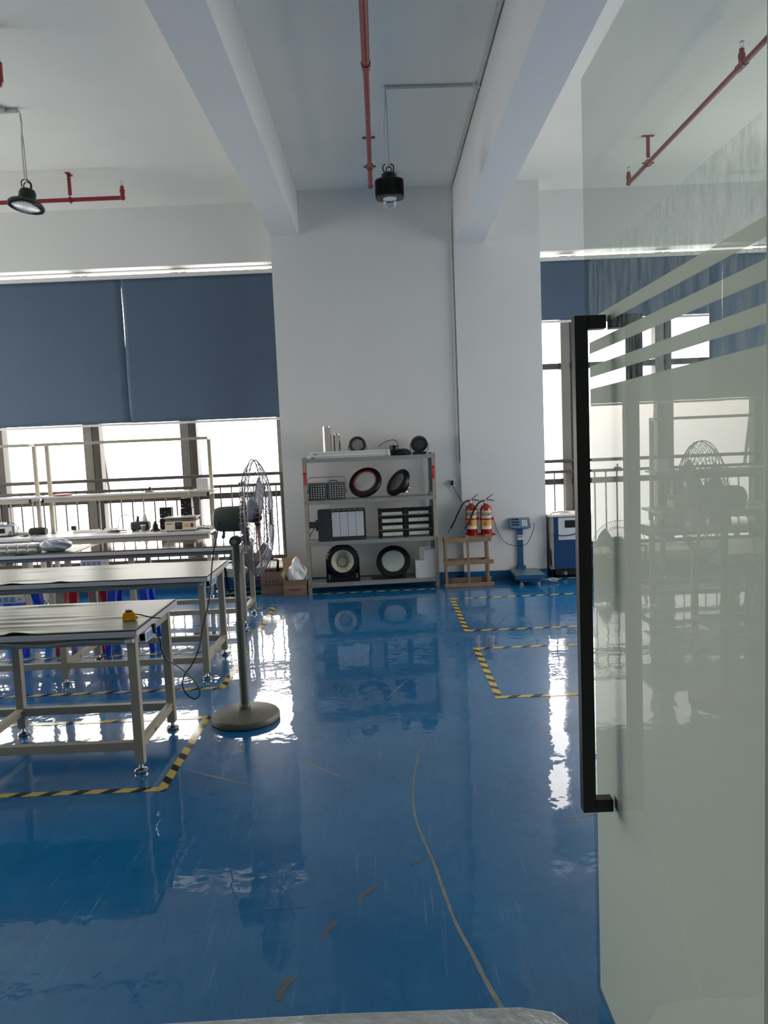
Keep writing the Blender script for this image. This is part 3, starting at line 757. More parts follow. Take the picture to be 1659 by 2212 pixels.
# stools
def stool(x, y, rz, mat, label, src=None):
    if src: return copy_thing(src, label=label, mat=Matrix.Translation((x, y, 0)) @ Matrix.Rotation(rz, 4, 'Z'))
    t = thing('plastic_stool', label, 'stool', (x, y, 0), rz, 'plastic stools under the worktables')
    MB().box(-.155, .155, -.155, .155, .535, .565).build('seat', mat, t, .014, seg=3)
    for sx in (-1, 1):
        for sy in (-1, 1):
            b = MB(); top = V((sx*.125, sy*.125, .537)); bot = V((sx*.185, sy*.185, 0))
            vs = []
            for c, w_ in ((bot, .046), (top, .078)):
                vs.append([b.bm.verts.new((c.x+ax*w_/2*1.0, c.y+ay*w_/2, c.z)) for ax, ay in ((-1,-1),(1,-1),(1,1),(-1,1))])
            for i in range(4): b.bm.faces.new((vs[0][i], vs[0][(i+1) % 4], vs[1][(i+1) % 4], vs[1][i]))
            b.bm.faces.new(vs[0]); b.bm.faces.new(vs[1])
            b.build('leg', mat, t, .006)
    b = MB()
    for s in (-1, 1):
        b.box(-.125, .125, s*.14-.004, s*.14+.004, .525, .54); b.box(s*.14-.004, s*.14+.004, -.125, .125, .525, .54)
    b.build('skirt', mat, t)
    return t
def sx(px, Y): return at(px, 1290, Y).x
s1 = stool(sx(284, 6.6), 6.6, .12, BLUEP, 'blue plastic stool between second and third worktables, right of the red stool')
stool(sx(30, 6.62), 6.62, -.1, BLUEP, 'blue plastic stool at far left, below the white socket strip', s1)
r1 = stool(sx(182, 6.62), 6.62, .05, REDPL, 'red plastic stool standing between the two blue stools')

# tape measure on the nearest table
p = flo(280, 1343, TZ); t = thing('tape_measure', 'yellow tape measure with black wrist strap on nearest worktable', 'tape measure', (p.x, p.y, TZ+.0072), .35)
b = MB(); b.prism([(-.036,0),(.034,0),(.038,.012),(.034,.04),(.016,.052),(-.014,.054),(-.033,.044),(-.038,.02)], -.02, .02, Matrix(((1,0,0,0),(0,0,-1,0),(0,1,0,0),(0,0,0,1)))); b.build('case', YEL, t, .006, seg=3)
b = MB(); b.prism([(-.02,.05),(.012,.049),(.02,.054),(.0,.060),(-.018,.058)], -.0215, .0215, Matrix(((1,0,0,0),(0,0,-1,0),(0,1,0,0),(0,0,0,1)))); b.build('rubber_grip', BLACK, t, .003)
MB().box(.034, .042, -.008, .008, .004, .02).build('end_hook', BLACK, t, .001)
MB().tube([(.036, 0, .03), (.07, -.012, .022), (.11, -.02, .008), (.16, -.045, .002)], .0035, smooth=5).build('wrist_strap', BLACK, t)

# ------------------------------------------------------------------ pedestal fan
fb = flo(531, 1553); FY = fb.y
fan = thing('pedestal_fan', 'olive grey industrial pedestal fan with wire cage beside the nearest worktable', 'fan', (fb.x, FY, 0))
MB().lathe([(0, 0), (.205, 0), (.212, .008), (.212, .03), (.205, .04), (.16, .05), (.08, .066), (.042, .072), (0, .072)], seg=56).build('base', FANBASE, fan)
MB().lathe([(.034, .068), (.036, .085), (.030, .10), (.027, .102)], seg=20).build('collar', OLIVE, fan)
ptop = at(510, 1172, FY).z; 
MB().lathe([(.0265, .07), (.0265, .62), (.0225, .625), (.0225, ptop), (0, ptop)], seg=20).build('pole', OLIVE, fan)
hz = at(520, 1120, FY).z; 
X0 = lambda px: at(px, 1120, FY).x-fb.x
c = V((X0(497), 0, hz))
xl_, xr_ = X0(462), X0(529)
b = MB(); prof = [(0, 0), (.04, 0), (.066, .012), (.076, .04), (.078, .09), (.078, xr_-xl_-.01), (.074, xr_-xl_), (0, xr_-xl_)]
b.lathe(prof, Matrix.Translation((xl_, 0, hz)) @ Matrix.Rotation(PI/2, 4, 'Y'), 32); b.build('motor_housing', OLIVE, fan)
pz = ptop
b = MB(); b.cyl((0, -.03, pz+.01), (0, .03, pz+.01), .033, seg=24); b.build('tilt_joint', OLIVE, fan, .003)
b = MB(); b.bar((0, 0, pz+.012), (.075, 0, pz+.03), .035, .03); b.box(.055, .085, -.02, .02, pz-.02, hz-.06); b.build('tilt_bracket', OLIVE, fan, .003)
b = MB(); b.cyl((0, -.042, pz+.01), (0, -.028, pz+.01), .016); b.build('tilt_bolt', GALV, fan)
b = MB(); b.cyl((xl_+.06, -.02, hz-.098), (xl_+.06, -.02, hz-.07), .008); b.ball((xl_+.055, -.02, hz-.105), .012); b.build('oscillation_knob', OLIVE, fan)
# cage
xc = X0(555); R_ = .355
cage = MB()
def cagepos(a, u):                       # u 0..1 back hub -> rim -> front hub
    if u < .5: r = R_*(.20+.80*min(1, (u/.5)**.9)); x = -.075+.055*(u/.5)**3
    else: q = (1-u)/.5; r = R_*(.12+.88*min(1, q**.9)); x = .085-.075*q**3.0
    return V((xc+x, r*math.sin(a), hz+r*math.cos(a)))
NS = 64
for k in range(NS):
    a = 2*PI*k/NS
    tw = .12 if k % 2 else -.12
    cage.tube([cagepos(a+tw*(1-2*abs(u-.5)) , u) for u in [i/14 for i in range(15)]], .0018, 4)
cage.build('cage_wires', WIRE, fan)
b = MB()
for r, x, t_ in ((R_*1.0, -.012, .0035), (R_*.66, -.055, .0022), (R_*.40, -.068, .0022), (R_*.20, -.074, .003), (R_*.66, .052, .0022), (R_*.40, .074, .0022), (R_*.13, .085, .003), (R_*.99, .006, .0028)):
    b.ring((xc+x, 0, hz), (1, 0, 0), r, t_, 56)
b.build('cage_rings', WIRE, fan)
MB().lathe([(0, -.006), (.045, -.006), (.045, .006), (0, .006)], Matrix.Translation((xc+.087, 0, hz)) @ Matrix.Rotation(PI/2, 4, 'Y'), 24).build('front_badge', OLIVE, fan)
hub = MB().lathe([(0, -.06), (.022, -.06), (.03, -.03), (.03, .015), (.012, .03), (0, .032)], Matrix.Translation((xc, 0, hz)) @ Matrix.Rotation(PI/2, 4, 'Y'), 20).build('hub', REDB, fan)
for k, (a0, m_) in enumerate(((math.radians(170), REDB), (math.radians(50), BLADE), (math.radians(290), BLADE))):
    b = MB(); g = []
    for i in range(9):
        r = .03+(.325-.03)*i/8; wd = .04+.06*math.sin(PI*min(1, (i/8)*.75+.1)); row = []
        for j in range(7):
            s_ = (j/6-.5); ang = a0+s_*wd*1.6/max(r, .1)*.8
            row.append(b.bm.verts.new((xc+s_*.042*(1-.4*i/8), r*math.sin(ang), hz+r*math.cos(ang))))
        g.append(row)
    for i in range(8):
        for j in range(6): b.bm.faces.new((g[i][j], g[i][j+1], g[i+1][j+1], g[i+1][j]))
    o = b.build('blade', m_, fan); sd = o.modifiers.new('thick', 'SOLIDIFY'); sd.thickness = .003
# cord from motor to the socket of the nearest table
W = lambda x, y, Y: at(x, y, Y)-V((fb.x, FY, 0))
cord = [W(474,1127,FY-.085), W(470,1150,FY-.10), W(460,1200,FY-.11), W(455,1260,FY-.12), W(451,1300,FY-.13), W(437,1360,FY-.16), W(430,1400,FY-.2), W(415,1435,FY-.24), W(400,1456,FY-.27), W(394,1478,FY-.28), W(402,1498,FY-.28), W(420,1510,FY-.28), W(431,1500,FY-.28), W(428,1482,FY-.29), W(410,1460,FY-.31), W(385,1440,FY-.35), W(360,1424,FY-.4), W(349,1405,FY-.44), W(346,1385,FY-.48), W(340,1372,FY-.5), W(335,1364,FY-.52)]
MB().tube(cord, .0042, 6, smooth=5).build('power_cord', BLACK, fan)
q = W(332, 1357, FY-.53); MB().cbox((q.x, q.y, q.z), (.022, .03, .05)).build('plug', BLACK, fan, .005)

# floor fan by the window
p = flo(553, 1268); ffz = .36
ff = thing('floor_fan', 'grey wire caged floor fan on a black stand by the window', 'fan', (at(545, 1225, 8.95).x, 8.9, 0), .15)
b = MB(); n = 72
for k in range(n):
    a = 2*PI*k/n
    pts = []
    for i in range(10):
        u = i/9; r = .30*(.16+.84*math.sin(PI*u)**.8) if 0 < u < 1 else .05; pts.append((r*math.cos(a+.1*u), -.07+.14*u, ffz+r*math.sin(a+.1*u)))
    b.tube(pts, .0012, 4)
b.build('cage_wires', WIRE, ff)
b = MB()
for r, y in ((.30, 0), (.22, -.055), (.12, -.066), (.22, .055)): b.ring((0, y, ffz), (0, 1, 0), r, .003, 48)
b.build('cage_rings', WIRE, ff)
MB().lathe([(0, .07), (.09, .07), (.1, .1), (.09, .2), (.05, .22), (0, .22)], Matrix.Translation((0, 0, ffz)) @ Matrix.Rotation(-PI/2, 4, 'X'), 28).build('motor_housing', BLACK, ff)
for k in range(3):
    b = MB(); a0 = 2*PI*k/3+.5; g = []
    for i in range(6):
        r = .04+.22*i/5; row = []
        for j in range(5):
            s_ = j/4-.5; ang = a0+s_*.9; row.append(b.bm.verts.new((r*math.cos(ang), s_*.06, ffz+r*math.sin(ang))))
        g.append(row)
    for i in range(5):
        for j in range(4): b.bm.faces.new((g[i][j], g[i][j+1], g[i+1][j+1], g[i+1][j]))
    o = b.build('blade', BLADE, ff); sd = o.modifiers.new('thick', 'SOLIDIFY'); sd.thickness = .003
b = MB(); b.tube([(-.29, -.16, .014), (-.29, .14, .014), (-.31, .0, ffz)], .014, 8); b.tube([(.29, -.16, .014), (.29, .14, .014), (.31, .0, ffz)], .014, 8)
b.tube([(-.29, -.16, .014), (.29, -.16, .014)], .014, 8); b.tube([(-.29, .14, .014), (.29, .14, .014)], .014, 8)
b.build('stand', BLACK, ff)
b = MB(); b.tube([(.30, 0, ffz), (.12, .05, ffz+.01), (.08, .1, ffz)], .01, 8); b.tube([(-.30, 0, ffz), (-.12, .05, ffz+.01), (-.08, .1, ffz)], .01, 8); b.build('yoke', BLACK, ff)

# ------------------------------------------------------------------ steel rack and the lamps on it
pl, pr = flo(667, 1284), flo(950, 1268)
RO = (pl+pr)/2; RA = math.atan2(pr.y-pl.y, pr.x-pl.x); RW = (pr-pl).length; RD = .33
RM = Matrix.Translation(RO) @ Matrix.Rotation(RA, 4, 'Z'); RI = RM.inverted()
def rk(x, y, ly=0.):                  # pixel -> local (lx, lz) on the rack plane at depth ly
    o_ = RI @ CAM; d_ = RI.to_3x3() @ ray(x, y); t_ = (ly-o_.y)/d_.y; q_ = o_+d_*t_
    return q_.x, q_.z
rack = thing('steel_rack', 'four tier steel rack of sample lamps against the white wall', 'shelf rack', mat=RM)
zs = [(rk(808, y)[1]) for y in (986, 1076.5, 1165.5, 1255)]
ztop = rk(652, 990)[1]
for x in (-RW/2, RW/2-.0):
    for y in (0, RD):
        s_ = 1 if x < 0 else -1; d_ = 1 if y == 0 else -1
        b = MB(); b.box(min(x, x+s_*.042), max(x, x+s_*.042), y-.0015, y+.0015, 0, ztop); b.box(x-.0015, x+.0015, min(y, y+d_*.042), max(y, y+d_*.042), 0, ztop)
        b.build('upright', GALVR if y == 0 else GALV, rack, .0008)
for z in zs:
    b = MB(); b.box(-RW/2+.004, RW/2-.004, .004, RD-.004, z-.006, z); b.box(-RW/2+.004, RW/2-.004, .002, .006, z-.042, z); b.box(-RW/2+.004, RW/2-.004, RD-.006, RD-.002, z-.042, z)
    b.build('shelf_panel', GALV, rack, .001)
b = MB()
for x in (-RW/2+.02, RW/2-.02):
    for z in zs:
        for k in (-.012, -.03): b.cyl((x, -.006, z+k), (x, .001, z+k), .005, seg=8)
b.build('bolts', GREYH, rack)
def on(lx, ly, lz, rx=0., rz=0., ry=0.): return RM @ Matrix.Translation((lx, ly, lz)) @ Matrix.Rotation(rz, 4, 'Z') @ Matrix.Rotation(ry, 4, 'Y') @ Matrix.Rotation(rx, 4, 'X')
def px_w(w_, Y=8.7): return w_/F*Y
# battens on the top shelf
E_ = .0008
def batten(px0, px1, py, ly, z, label):
    x0, _ = rk(px0, py, ly); x1, _ = rk(px1, py, ly)
    t = thing('tube_light_batten', label, 'tube light', mat=on((x0+x1)/2, ly, z), group='white tube light battens on the rack top'); l = (x1-x0)/2
    MB().box(-l, l, -.024, .024, 0, .036).build('housing', WHITEP, t, .003)
    MB().lathe([(.009, -l+.02), (.009, l-.02)], Matrix.Translation((0, -.024, .022)) @ Matrix.Rotation(PI/2, 4, 'Y'), 14).build('tube', LENS, t)
    MB().cbox((-l+.06, -.0245, .012), (.022, .004, .012)).build('cable_entry', INK, t)
    for s_ in (-1, 1): MB().cbox((s_*(l-.012), -.028, .016), (.022, .026, .03)).build('end_cap', WHITEP, t, .003)
batten(665, 843, 990, .05, zs[0]+E_, 'lower white tube light batten, lying directly on the rack top')
batten(670, 842, 982, .058, zs[0]+E_+.0365, 'upper white tube light batten, stacked on the front one on the rack top')
# corn lamps
def corn(px, py_top, py_bot, r_, ly, label):
    x, z1 = rk(px, py_top, ly); h_ = z1-zs[0]-E_
    t = thing('corn_lamp', label, 'lamp', mat=on(x, ly, zs[0]+E_), group='silver corn lamps on the rack top')
    b = MB(); b.lathe([(0, 0), (r_*1.0, 0), (r_*1.12, .018), (r_*1.12, .055), (r_*1.0, .07), (0, .07)], seg=28); b.build('base_collar', WHITEP, t)
    b = MB(); k = 20; poly = []
    for i in range(k): a = 2*PI*i/k; rr = r_*(1 if i % 2 else .93); poly.append((rr*math.cos(a), rr*math.sin(a)))
    b.prism(poly, .07, h_-.012); b.build('reflector_body', SILV, t)
    MB().lathe([(0, h_-.012), (r_*1.06, h_-.012), (r_*1.06, h_-.004), (r_*.95, h_), (0, h_)], seg=28).build('end_cap', SILV, t)
corn(705, 921, 975, .050, .22, 'taller silver corn lamp standing at left on the rack top')
corn(727, 937, 975, .039, .22, 'shorter silver corn lamp standing right of the tall one')
# round spotlights
def spot(px, py, label, tilt, z0, src=None, lit=0):
    ly = .20; x, z = rk(px, py, ly); m = on(x, ly, zs[0]+E_)
    t = thing('round_spotlight', label, 'spotlight', mat=m, group='round spotlights on the rack top')
    h_ = z-zs[0]-E_; R = .098
    mm = Matrix.Translation((0, 0, h_)) @ Matrix.Rotation(PI/2-tilt, 4, 'X')
    MB().lathe([(0, -.07), (.05, -.07), (.075, -.05), (.085, -.01), (R, 0), (R, .03), (R*.97, .036), (R*.80, .036), (R*.78, .022), (0, .022)], mm, 40).build('housing', CHAR, t)
    b = MB()
    for i in range(-4, 5):
        for j in range(-4, 5):
            u, v = (i+.5*(j % 2))*.017, j*.0148
            if math.hypot(u, v) < .067: b.ball(mm @ V((u, v, .024)), .0062, seg=8, n=5)
    b.build('led_lenses', LED if lit else M('dim_lens', (104,106,108), .3), t)
    b = MB(); b.tube([(-R-.006, 0, h_), (-R-.004, 0, h_*.4), (-R+.02, 0, .004), (R-.02, 0, .004), (R+.004, 0, h_*.4), (R+.006, 0, h_)], .004, 6); b.build('yoke', CHAR, t)
    MB().box(-.075, .075, -.05, .05, 0, .03).build('driver_box', BLACK, t, .005)
spot(772, 962, 'round grey spotlight standing mid rack top beside the short corn lamp', .25, 0, lit=1)
spot(905, 958, 'round grey spotlight at right end of rack top, its face tilted down', -.45, 0)
# UFO high bay builder
def ufo(label, m, R, ringmat=None, lensmat=LENS, hook=True, dots=False, group='black round high bay lamps on the rack'):
    # local: lens faces -Y, centre at origin
    t = thing('high_bay_lamp', label, 'high bay lamp', mat=m, group=group); mm = Matrix.Rotation(PI/2, 4, 'X')
    MB().lathe([(R*.66, .012), (R*.70, .02), (R*.95, .016), (R, .0), (R*.97, -.03), (R*.7, -.055), (R*.5, -.07), (R*.46, -.11), (R*.40, -.125), (0, -.125)], mm, 56, cap=False).build('heat_sink', BLACKM, t)
    b = MB()
    for k in range(56):
        a = 2*PI*k/56; b.cbox((0, 0, 0), (.004, R*.10, .03), mm @ Matrix.Rotation(a, 4, 'Z') @ Matrix.Translation((0, R*.95, -.006)))
    b.build('rim_fins', M('rim_fin', (34,34,35), .4, .3), t)
    MB().lathe([(0, .010), (R*.665, .010), (R*.665, .004), (0, .004)], mm, 48).build('lens', lensmat, t)
    if ringmat: MB().lathe([(R*.665, .009), (R*.665, .022), (R*.72, .022), (R*.72, .009)], mm, 48, cap=False).build('trim_ring', ringmat, t)
    if dots:
        b = MB()
        for rr, n in ((.14, 6), (.28, 12), (.42, 18), (.56, 26)):
            for k in range(n): b.ball(mm @ V((R*rr*math.cos(2*PI*k/n), R*rr*math.sin(2*PI*k/n), .011)), .006, seg=6, n=4)
        b.build('led_dots', M('dim_led', (150,150,150), .3), t)
    else: MB().lathe([(0, .010), (.006, .010), (.006, .0125), (0, .0125)], mm, 12).build('centre_screw', GREYH, t)
    if hook:
        b = MB(); b.tube([mm @ V(q) for q in ((0, -.02, -.12), (0, -.03, -.17), (0, 0, -.19), (0, .03, -.17), (0, .02, -.12))], .005, 6, smooth=4); b.build('hanging_hook', CHROME, t)
    return t
def ufo_place(px, n, R, ly, shelf, py=1100):
    n = V(n).normalized(); x, _ = rk(px, py, ly)
    z = zs[shelf]+R*math.sqrt(1-n.z**2)+.03*abs(n.z)+.004
    return RM @ Matrix.Translation((x, ly, z)) @ n.to_track_quat('-Y', 'Z').to_matrix().to_4x4()
GREYL = M('grey_lens', (178,186,182), .3, var=.02)
ufo('black high bay lamp with a red ring around its lens on second shelf', ufo_place(789, (-.33, -.72, .55), .195, .16, 1, 1046), .195, M('red_ring', (150,44,50), .4), GREYL)
ufo('black round high bay lamp with pale lens on the bottom shelf', ufo_place(850, (-.12, -.83, .50), .20, .15, 3, 1217), .20, None, GREYL)
ufo('black high bay lamp leaning on its rim at right of second shelf', ufo_place(859, (-.72, -.40, .56), .172, .14, 1, 1047), .172, None, M('dark_led_board', (88,90,92), .3), dots=True)
# small dome lamp on the top shelf
x, z = rk(868, 975, .12); t = thing('dome_lamp', 'small black dome lamp with cable lying beside the white battens', 'lamp', mat=on(x-.01, .13, zs[0]+E_))
MB().lathe([(0, 0), (.095, 0), (.1, .012), (.085, .045), (.05, .07), (0, .075)], Matrix.Translation((.02, 0, 0)), 32).build('dome', BLACKM, t)
MB().lathe([(0, 0), (.05, 0), (.05, .06), (0, .06)], Matrix.Translation((-.075, 0, .055)), 24).build('driver_cap', BLACKM, t)
MB().box(-.12, -.03, -.03, .03, 0, .056).build('driver_block', BLACK, t, .006)
b = MB(); b.ring((-.075, 0, .125), (0, 1, 0), .014, .004, 18); b.build('hook', CHROME, t)
MB().tube([(-.04, 0, .11), (-.04, 0, .15), (-.08, .0, .175), (-.15, 0, .165), (-.22, .02, .13), (-.26, .03, .105)], .004, smooth=5).build('cable', BLACK, t)
# twin flood light on shelf 2
x0, z0 = rk(666, 1080, .06); x1, _ = rk(748, 1076, .06); wd = x1-x0; ht = .20
t = thing('twin_flood_light', 'grey twin panel flood light with carrying handle on second shelf', 'flood light', mat=on((x0+x1)/2, .08, zs[1]+E_, .0, .03))
for s_ in (-1, 1):
    cxm = s_*wd/4.0
    MB().box(cxm-wd*.235, cxm+wd*.235, -.03, .03, .004, ht).build('panel', M('mid_grey_housing', (96,96,95), .5), t, .006)
    MB().box(cxm-wd*.20, cxm+wd*.20, -.034, -.029, .018, ht-.026).build('led_board', CHAR, t)
    for i in range(6):
        b = MB()
        for j in range(6): b.ball((cxm-wd*.165+wd*.33*i/5, -.035, .032+(ht-.072)*j/5), .0085, seg=8, n=5)
        b.build('led_row', LED, t)
MB().box(-wd*.02, wd*.02, -.02, .02, .01, ht-.01).build('hinge', CHAR, t)
for s_ in (-1, 1): MB().cyl((s_*(wd/2-.012), 0, .1), (s_*(wd/2+.012), 0, .1), .018).build('pivot', GREYH, t)
MB().tube([(-wd/2-.0, -.01, .1), (-wd/2-.0, -.01, ht+.03), (-wd/2+.03, -.01, ht+.06), (wd/2-.03, -.01, ht+.06), (wd/2, -.01, ht+.03), (wd/2, -.01, .1)], .0045, 6).build('carry_handle', GREYH, t)
b = MB(); b.tube([(.02, .02, ht-.005), (.05, .02, ht+.016), (.10, .02, ht+.018), (.13, .02, ht-.005)], .005, smooth=5); b.build('cable', BLACK, t)
MB().box(-wd/2-.0, -wd/2+.05, .05, .12, .0, .016).build('driver', BLACK, t)
x, z = rk(659, 1068, .1); o = lump('cable_coil', BLACK, .05, .05, .06, 9, .4); o.matrix_world = on(-RW/2+.075, .22, zs[1]+E_); tag(o, 'little black cable coil at left end of second shelf', 'cable')
# small grey bracket right end shelf 2
x, z = rk(930, 1066, .1); o = MB().box(-.022, .022, -.03, .03, 0, .04).build('corner_bracket', GREYH, bevel=.002); o.matrix_world = on(x, .12, zs[1]+E_); tag(o, 'small grey metal bracket at right end of second shelf', 'bracket')
# street light on shelf 3
x0, _ = rk(688, 1160, .07); x1, _ = rk(792, 1160, .07); wd = x1-x0; _, zt_ = rk(735, 1099, .07); ht = zt_-zs[2]-E_
t = thing('street_light_head', 'dark street light head with four white panels on third shelf', 'street light', mat=on((x0+x1)/2, .09, zs[2]+E_, -.06))
b = MB(); h0_ = .0; b.prism([(-wd/2,0),(wd/2-.01,0),(wd/2,.01),(wd/2,ht-.02),(wd/2-.02,ht),(-wd/2+.012,ht),(-wd/2,ht-.012)], -.03, .03, Matrix(((1,0,0,0),(0,0,-1,0),(0,1,0,0),(0,0,0,1)))); b.build('housing', CHAR, t, .004)
b = MB()
for k in range(6): b.box(-wd*.22+k*wd*.115, -wd*.22+k*wd*.115+wd*.08, -.0325, -.029, ht-.022, ht-.01)
b.build('vent_slots', GREYH, t)
MB().box(-wd*.215, wd*.465, -.032, -.0295, .034, ht-.032).build('lens_frame', BLACK, t)
for k in range(4):
    a0 = -wd*.205+k*wd*.166; pn = MB().box(a0, a0+wd*.158, -.036, -.031, .042, ht-.04).build('led_panel', M('pale_led_panel', (196,200,206), .3, var=.03), t, .002)
    b = MB()
    for i in range(4):
        for j in range(13): b.ball((a0+wd*.158*(i+.7)/4.4, -.0365, .052+(ht-.104)*j/12), .0042, seg=6, n=4)
    b.build('led_dots', LED, pn)
b = MB()
for z in (.02, ht*.35, ht*.65, ht-.02):
    for x in (-wd/2+.016, -wd*.24): b.cyl((x, -.033, z), (x, -.029, z), .004, seg=8)
b.build('screws', GREYH, t)
b = MB(); b.box(-wd/2-.025, -wd/2, -.026, .026, ht*.33, ht*.68); b.box(-wd/2-.105, -wd/2-.025, -.02, .02, ht*.42, ht*.62); b.build('mounting_arm', CHAR, t, .004)
MB().tube([(-wd/2-.03, -.02, ht*.44), (-wd/2-.06, -.03, ht*.34), (-wd/2-.10, -.03, ht*.16), (-wd/2-.115, -.03, ht*.10)], .005, smooth=5).build('cable', BLACK, t)
# eight panel flood light on shelf 3
x0, _ = rk(819, 1160, .06); x1, _ = rk(935, 1150, .06); wd = x1-x0; _, zt_ = rk(876, 1096, .06); ht = zt_-zs[2]-E_
t = thing('panel_flood_light', 'black flood light with eight white strip panels on third shelf', 'flood light', mat=on((x0+x1)/2, .08, zs[2]+E_, -.05))
b = MB()
for x in (-wd/2+.015, 0, wd/2-.015): b.box(x-.016, x+.016, -.025, .025, 0, ht)
b.box(-wd/2, wd/2, .01, .03, .01, ht-.005); b.build('frame', BLACKM, t, .002)
for s_ in (-1, 1):
    for k in range(4):
        cz = .036+k*(ht-.036)/4+.005; a0 = s_*wd*.245
        md = MB().box(a0-wd*.205, a0+wd*.205, -.02, .01, cz-.026, cz+.030).build('module', M('dark_module', (64,64,62), .5), t, .003)
        MB().box(a0-wd*.185, a0+wd*.185, -.025, -.019, cz-.018, cz+.022).build('led_panel', M('warm_led_panel', (196,198,186), .35, var=.04, vs=30), md, .002)
        b = MB(); b.cbox((a0, -.0255, cz+.002), (.004, .002, .016)); b.cbox((a0-.035, -.0255, cz+.012), (.006, .002, .003)); b.cbox((a0+.035, -.0255, cz+.012), (.006, .002, .003)); b.cbox((a0+.035, -.0255, cz-.010), (.006, .002, .003)); b.build('panel_screws', CHAR, md)
for z in (ht*.26, ht*.76): MB().cyl((-wd/2-.004, -.028, z), (wd/2+.004, -.028, z), .004, seg=8).build('tie_rod', GREYH, t)
# stadium lamp bottom shelf
x, z = rk(740, 1213, .10); t = thing('stadium_lamp', 'big black stadium lamp in a boxy bracket on bottom shelf', 'stadium lamp', mat=on(x, .14, zs[3]+E_)); hc = z-zs[3]-E_+.01; R = .188
mm = Matrix.Translation((0, -.05, hc)) @ Matrix.Rotation(PI/2, 4, 'X')
MB().lathe([(R*.68, .03), (R*.72, .045), (R*.93, .04), (R, .02), (R*.98, -.06), (R*.7, -.12), (0, -.13)], mm, 56, cap=False).build('housing', BLACKM, t)
MB().lathe([(R*.68, .034), (R*.69, .04), (R*.66, .04), (R*.42, -.02), (R*.36, -.03), (0, -.03)], mm, 48, cap=False).build('reflector', M('cream_reflector', (206,202,178), .25, .25, var=.03), t)
b = MB(); b.ring(mm @ V((0, -.012, -.018)), (0, 1, 0), R*.33, .0035, 40); b.ring(mm @ V((0, -.012, -.022)), (0, 1, 0), R*.27, .002, 40); b.build('led_ring', GREYH, t)
b = MB()
for a in (90, 210, 330, 270): b.cbox((0,0,0), (.02, .005, .004), mm @ Matrix.Translation((0, -.012, -.015)) @ Matrix.Rotation(math.radians(a), 4, 'Z') @ Matrix.Translation((0, R*.33, 0)))
b.build('led_clips', INK, t)
b = MB(); b.box(-R-.004, -R+.006, -.08, .07, 0, hc+.03); b.box(R-.006, R+.004, -.08, .07, 0, hc+.03); b.box(-R, R, -.09, .07, 0, .012); b.box(-R, R, -.07, -.05, 0, .10); b.box(-R, R, .03, .05, 0, hc+.02); b.build('bracket', BLACKM, t, .003)
b = MB()
for s_ in (-1, 1):
    for z in (.05, .075): b.cyl((s_*(R-.03), -.092, z), (s_*(R-.03), -.068, z), .01, seg=10)
b.build('wing_bolts', GREYH, t)
b = MB()
for k in range(12):
    a = math.radians(20+140*k/11); b.cbox((0,0,0), (.02, .012, .03), mm @ Matrix.Rotation(a-PI/2, 4, 'Z') @ Matrix.Translation((0, R*1.0, -.02)))
b.build('cooling_lugs', BLACKM, t)
# white boxes
def wbox(px0, px1, py0, py1, ly, dp, zb, label, rz=0.):
    x0, z1 = rk(px0, py0, ly); x1, _ = rk(px1, py1, ly); w_ = x1-x0; h_ = z1-zb
    t = MB().box(-w_/2, w_/2, 0, dp, 0, h_).build('white_carton', WHITEP, bevel=.0015); t.matrix_world = on((x0+x1)/2, ly, zb, 0, rz)
    return tag(t, label, 'carton', 'white cartons on the bottom shelf'), h_
_, h1 = wbox(898, 944, 1212, 1245, .04, .24, zs[3]+E_, 'largest white carton at right of the bottom shelf, two cartons on top')
wbox(917, 940, 1188, 1211, .06, .10, zs[3]+E_*2+h1, 'small white carton in front on top of the largest one')
wbox(905, 931, 1181, 1209, .17, .10, zs[3]+E_*2+h1, 'white carton at the back on top of the largest one', .0)
o = MB().box(-.2, .2, -.10, .10, 0, .004).build('dark_sheet', BLACK); x, z = rk(840, 1250, .16); o.matrix_world = on(x, .17, zs[3]+E_*.5); tag(o, 'dark flat sheet under the round lamp on bottom shelf', 'sheet')
# tassels
def tassel(px, py, label, src=None):
    x, z = rk(px, py, -.012); m = on(x, -.014, z)
    if src: return copy_thing(src, label=label, mat=m)
    t = thing('red_tassel', label, 'tassel', mat=m, group='red tassels on the rack uprights')
    MB().tube([(0, .010, .052), (0, 0, .045), (0, 0, 0)], .003, 6).build('cord', M('pink_cord', (200,120,110), .7), t)
    b = MB(); b.box(-.017, .017, -.005, .005, -.017, .017, Matrix.Rotation(PI/4, 4, 'Y')); b.build('knot', REDW, t, .003)
    MB().lathe([(0, -.02), (.006, -.022), (.009, -.04), (.013, -.12), (.013, -.128), (0, -.128)], seg=14).build('fringe', REDW, t)
    return t
ta = tassel(658, 1024, 'red tassel hanging on the left front upright of rack')
tassel(935.5, 1009, 'red tassel hanging on the right front upright of rack', ta)

